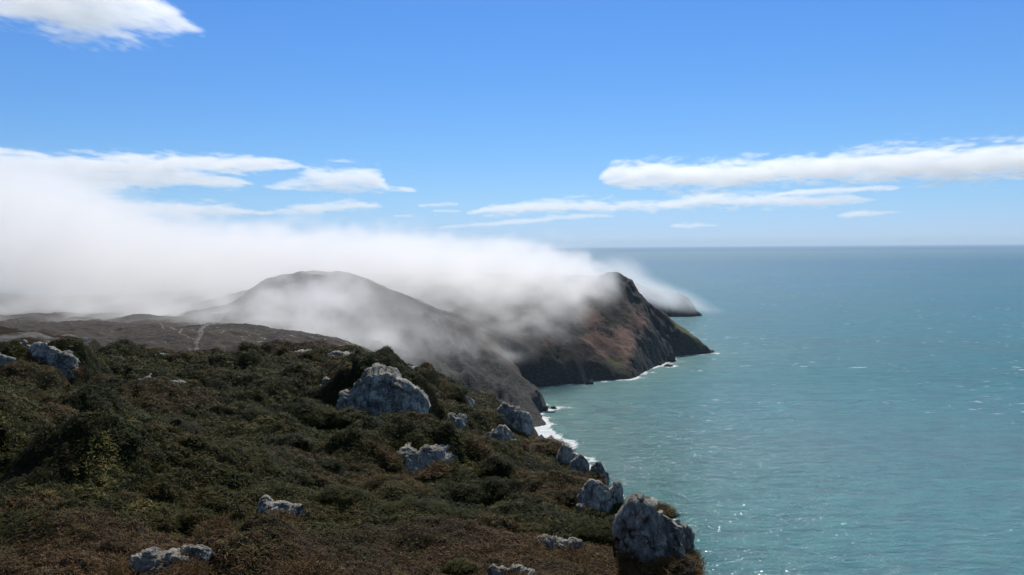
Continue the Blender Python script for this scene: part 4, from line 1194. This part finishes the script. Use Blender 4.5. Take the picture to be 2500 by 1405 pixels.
# single gorse bushes that stand out from the scrub
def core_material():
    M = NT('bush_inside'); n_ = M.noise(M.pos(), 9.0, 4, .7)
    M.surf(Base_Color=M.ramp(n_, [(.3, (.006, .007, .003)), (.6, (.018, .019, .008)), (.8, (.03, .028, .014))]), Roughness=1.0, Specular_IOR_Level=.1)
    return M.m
CORE = core_material()
def bush(px, py, rp, label, seed, tone=0.5, flat=.62, dense=1.0, D=None, brown=0.0):
    """px, py: its middle; rp: half its width, in pixels of the photograph"""
    rg = np.random.default_rng(seed)
    if D is None:
        hpt = hit(px, py + rp * flat * .75, gfn, 8, 135)
        D = hpt[1]
    else: hpt = P(px, py + rp * flat * .75, D)
    R_ = rp * D / F
    n = 60
    th = np.linspace(0, 2 * np.pi, n, endpoint=False); ph = np.linspace(0.02, np.pi * .52, n // 2)
    T, H = np.meshgrid(th, ph, indexing='ij')
    d = np.stack([np.cos(T) * np.sin(H), np.sin(T) * np.sin(H), np.cos(H)], -1)
    o = rg.uniform(0, 90, 3)
    def rad(d):
        q = d * 1.5 + o
        a = fbm3(q[..., 0], q[..., 1], q[..., 2], 3, 3)
        q = d * 4.2 + o
        return 1 + .55 * a + .35 * np.abs(fbm3(q[..., 0], q[..., 1], q[..., 2], 4, 3))
    sc = np.array([R_ * 1.1, R_ * .95, R_ * flat * 1.05])
    p = d * rad(d)[..., None] * sc * .90
    i = np.arange(n)[:, None]; j = np.arange(n // 2 - 1)[None]
    a = i * (n // 2) + j; b = ((i + 1) % n) * (n // 2) + j
    f = np.stack([a, b, b + 1, a + 1], -1).reshape(-1, 4)
    root = np.array([hpt[0], hpt[1] + R_ * .45, hpt[2] - R_ * .16])
    ob = mesh_obj('gorse_bush', p.reshape(-1, 3), f, CORE)
    ob.location = root
    tag(ob, label, 'bush', 'bushes standing out on the slope')
    m_ = int(min(6500, max(900, rp * rp * 0.55)) * dense)
    dd = rg.normal(size=(m_, 3)); dd[:, 2] = np.abs(dd[:, 2]) * 1.0 - .06; dd /= np.linalg.norm(dd, axis=1)[:, None]
    q = dd * rad(dd)[..., None] * sc * rg.uniform(.84, 1.0, (m_, 1))
    nr = dd / sc; nr /= np.linalg.norm(nr, axis=1)[:, None]
    cl = fbm3(*(dd * 3 + o).T, 8, 3) * .5 + .5
    rr = np.clip(tone + (cl - .5) * 1.6 + rg.normal(size=m_) * .12, 0, .999)
    a1, a2 = pick(GOA, rr), pick(GOT, rr)
    if brown: a1 = a1 * (1 - brown) + pick(HEA, rr) * brown; a2 = a2 * (1 - brown) + pick(HET, rr) * brown
    hh = R_ * .16 * rg.uniform(.6, 1.3, m_) + .03
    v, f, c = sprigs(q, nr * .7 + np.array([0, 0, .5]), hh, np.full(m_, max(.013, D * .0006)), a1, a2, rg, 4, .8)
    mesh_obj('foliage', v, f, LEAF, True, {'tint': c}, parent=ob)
    return ob
BU = [
 (1062,935,70,'broad dark bush capping the cliff edge above the cove',.25,.50,0),
 (990,1066,62,'mossy green bush right above the broad bright slab',.55,.5,0),
 (1080,1080,42,'near black bush to the right of the broad bright slab',.05,.8,0),
 (387,1050,72,'large round dark bush near the left, behind the near mound',.10,.75,.3),
 (578,1108,66,'big round green bush beside the small bright rock',.45,.75,0),
 (276,935,40,'dark round bush left of the broken pale slabs',.12,.8,.2),
 (472,1256,34,'small yellowish green bush on the near mound',.72,.8,0),
 (356,1256,22,'tiny bright green tussock bush left of the yellowish one',.78,.7,0),
 (842,1010,50,'green bush at the foot of the largest rock face',.42,.62,0),
 (735,990,64,'wide dark green bush left of the largest rock face',.30,.6,0),
 (956,1180,64,'loose brownish bush below the broad bright slab',.62,.55,.4),
 (1010,1254,96,'very wide low green bush bordering the brown heather',.40,.42,0),
 (1150,1262,58,'green bush at the right end of the very wide low one',.35,.55,0),
 (1206,1128,46,'tall dark bush left of the grey humped rock',.15,.8,.3),
 (1328,1084,54,'brown and green bush near the cliff, above the humped rock',.5,.55,.55),
 (1402,1166,44,'rounded dark bush behind the tall creased rock face',.2,.7,.4),
 (1392,1210,40,'brown tinged bush at the left foot of the tall creased rock',.3,.8,.6),
 (1530,1290,66,'big black green bush in front of the blocky end outcrop',.08,.62,0),
 (1432,1284,58,'green bush left of the big black green one',.38,.5,0),
 (1602,1238,46,'wind clipped scrub cushion on top of the blocky end outcrop',.6,.42,.5),
 (1602,1332,30,'brown heathery cushion at the foot of the blocky end outcrop',.5,.7,.9),
 (1120,1378,34,'small fresh green bush in the brown heather at the bottom',.62,.6,0),
 (814,866,24,'little dark bush on the crest slabs of the knoll',.15,.7,0),
 (895,940,20,'black bush growing in the overhang of the largest rock face',.03,.7,0),
 (660,930,60,'dark bush on the slope left of the knoll slabs',.18,.6,.2),
 (500,905,52,'low dull brown bush below the skyline, left of the knoll',.4,.5,.6),
 (100,975,58,'brown bush below the sheer rock wall on the left',.35,.6,.8),
 (120,1048,60,'rounded brown cushion bush above the near mound at the left',.45,.5,.8),
 (700,1075,58,'dark bush right of the small bright rock',.14,.7,0),
 (860,1110,62,'dusky green bush left of the broad bright slab',.3,.62,0),
 (1180,1010,40,'green cushion on the slope above the tall cracked rock',.5,.6,.2),
 (1300,1290,40,'low bush above the pale weathered rock',.5,.5,.3),
 (620,1010,56,'dark green bush in the middle of the slope, right of the left hollow',.25,.6,0),
 (150,1290,48,'dark heathery hummock in the left corner of the near ground',.25,.6,.9),
 (290,1215,40,'dark sprawling clump below the bright grassy patch',.2,.5,.6),
 (760,1150,66,'very dark bush in the hollow behind the near mound',.08,.7,0),
 (830,1205,56,'round green bush at the lower end of the hollow',.35,.62,0),
]
for k_, (a, b, r__, lab, tone, fl, br_) in enumerate(BU):
    bush(a, b, r__, lab, 700 + k_, tone, fl, 1.0, {1598: ROCK_D.get(16, 29) + .7}.get(a), br_)

# ------------------------------------------------------------------ the air: thin sea haze over everything, below the clouds
def haze_box():
    y0, y1, xs, z0, z1 = -300.0, 47000.0, 47000.0, -40.0, 262.0
    v = [(x, y, z) for x in (-xs, xs) for y in (y0, y1) for z in (z0, z1)]
    f = [(0, 1, 3, 2), (4, 6, 7, 5), (0, 4, 5, 1), (2, 3, 7, 6), (0, 2, 6, 4), (1, 5, 7, 3)]
    m = bpy.data.materials.new('haze'); m.use_nodes = True
    t = m.node_tree; t.nodes.clear()
    out = t.nodes.new('ShaderNodeOutputMaterial'); p = t.nodes.new('ShaderNodeVolumePrincipled')
    p.inputs['Color'].default_value = (.72, .87, 1.0, 1); p.inputs['Density'].default_value = 2.8e-5; p.inputs['Anisotropy'].default_value = 0.2
    p.inputs['Density Attribute'].default_value = ''
    t.links.new(p.outputs[0], out.inputs['Volume'])
    tag(mesh_obj('haze', v, f, m, False), kind='stuff')
haze_box()
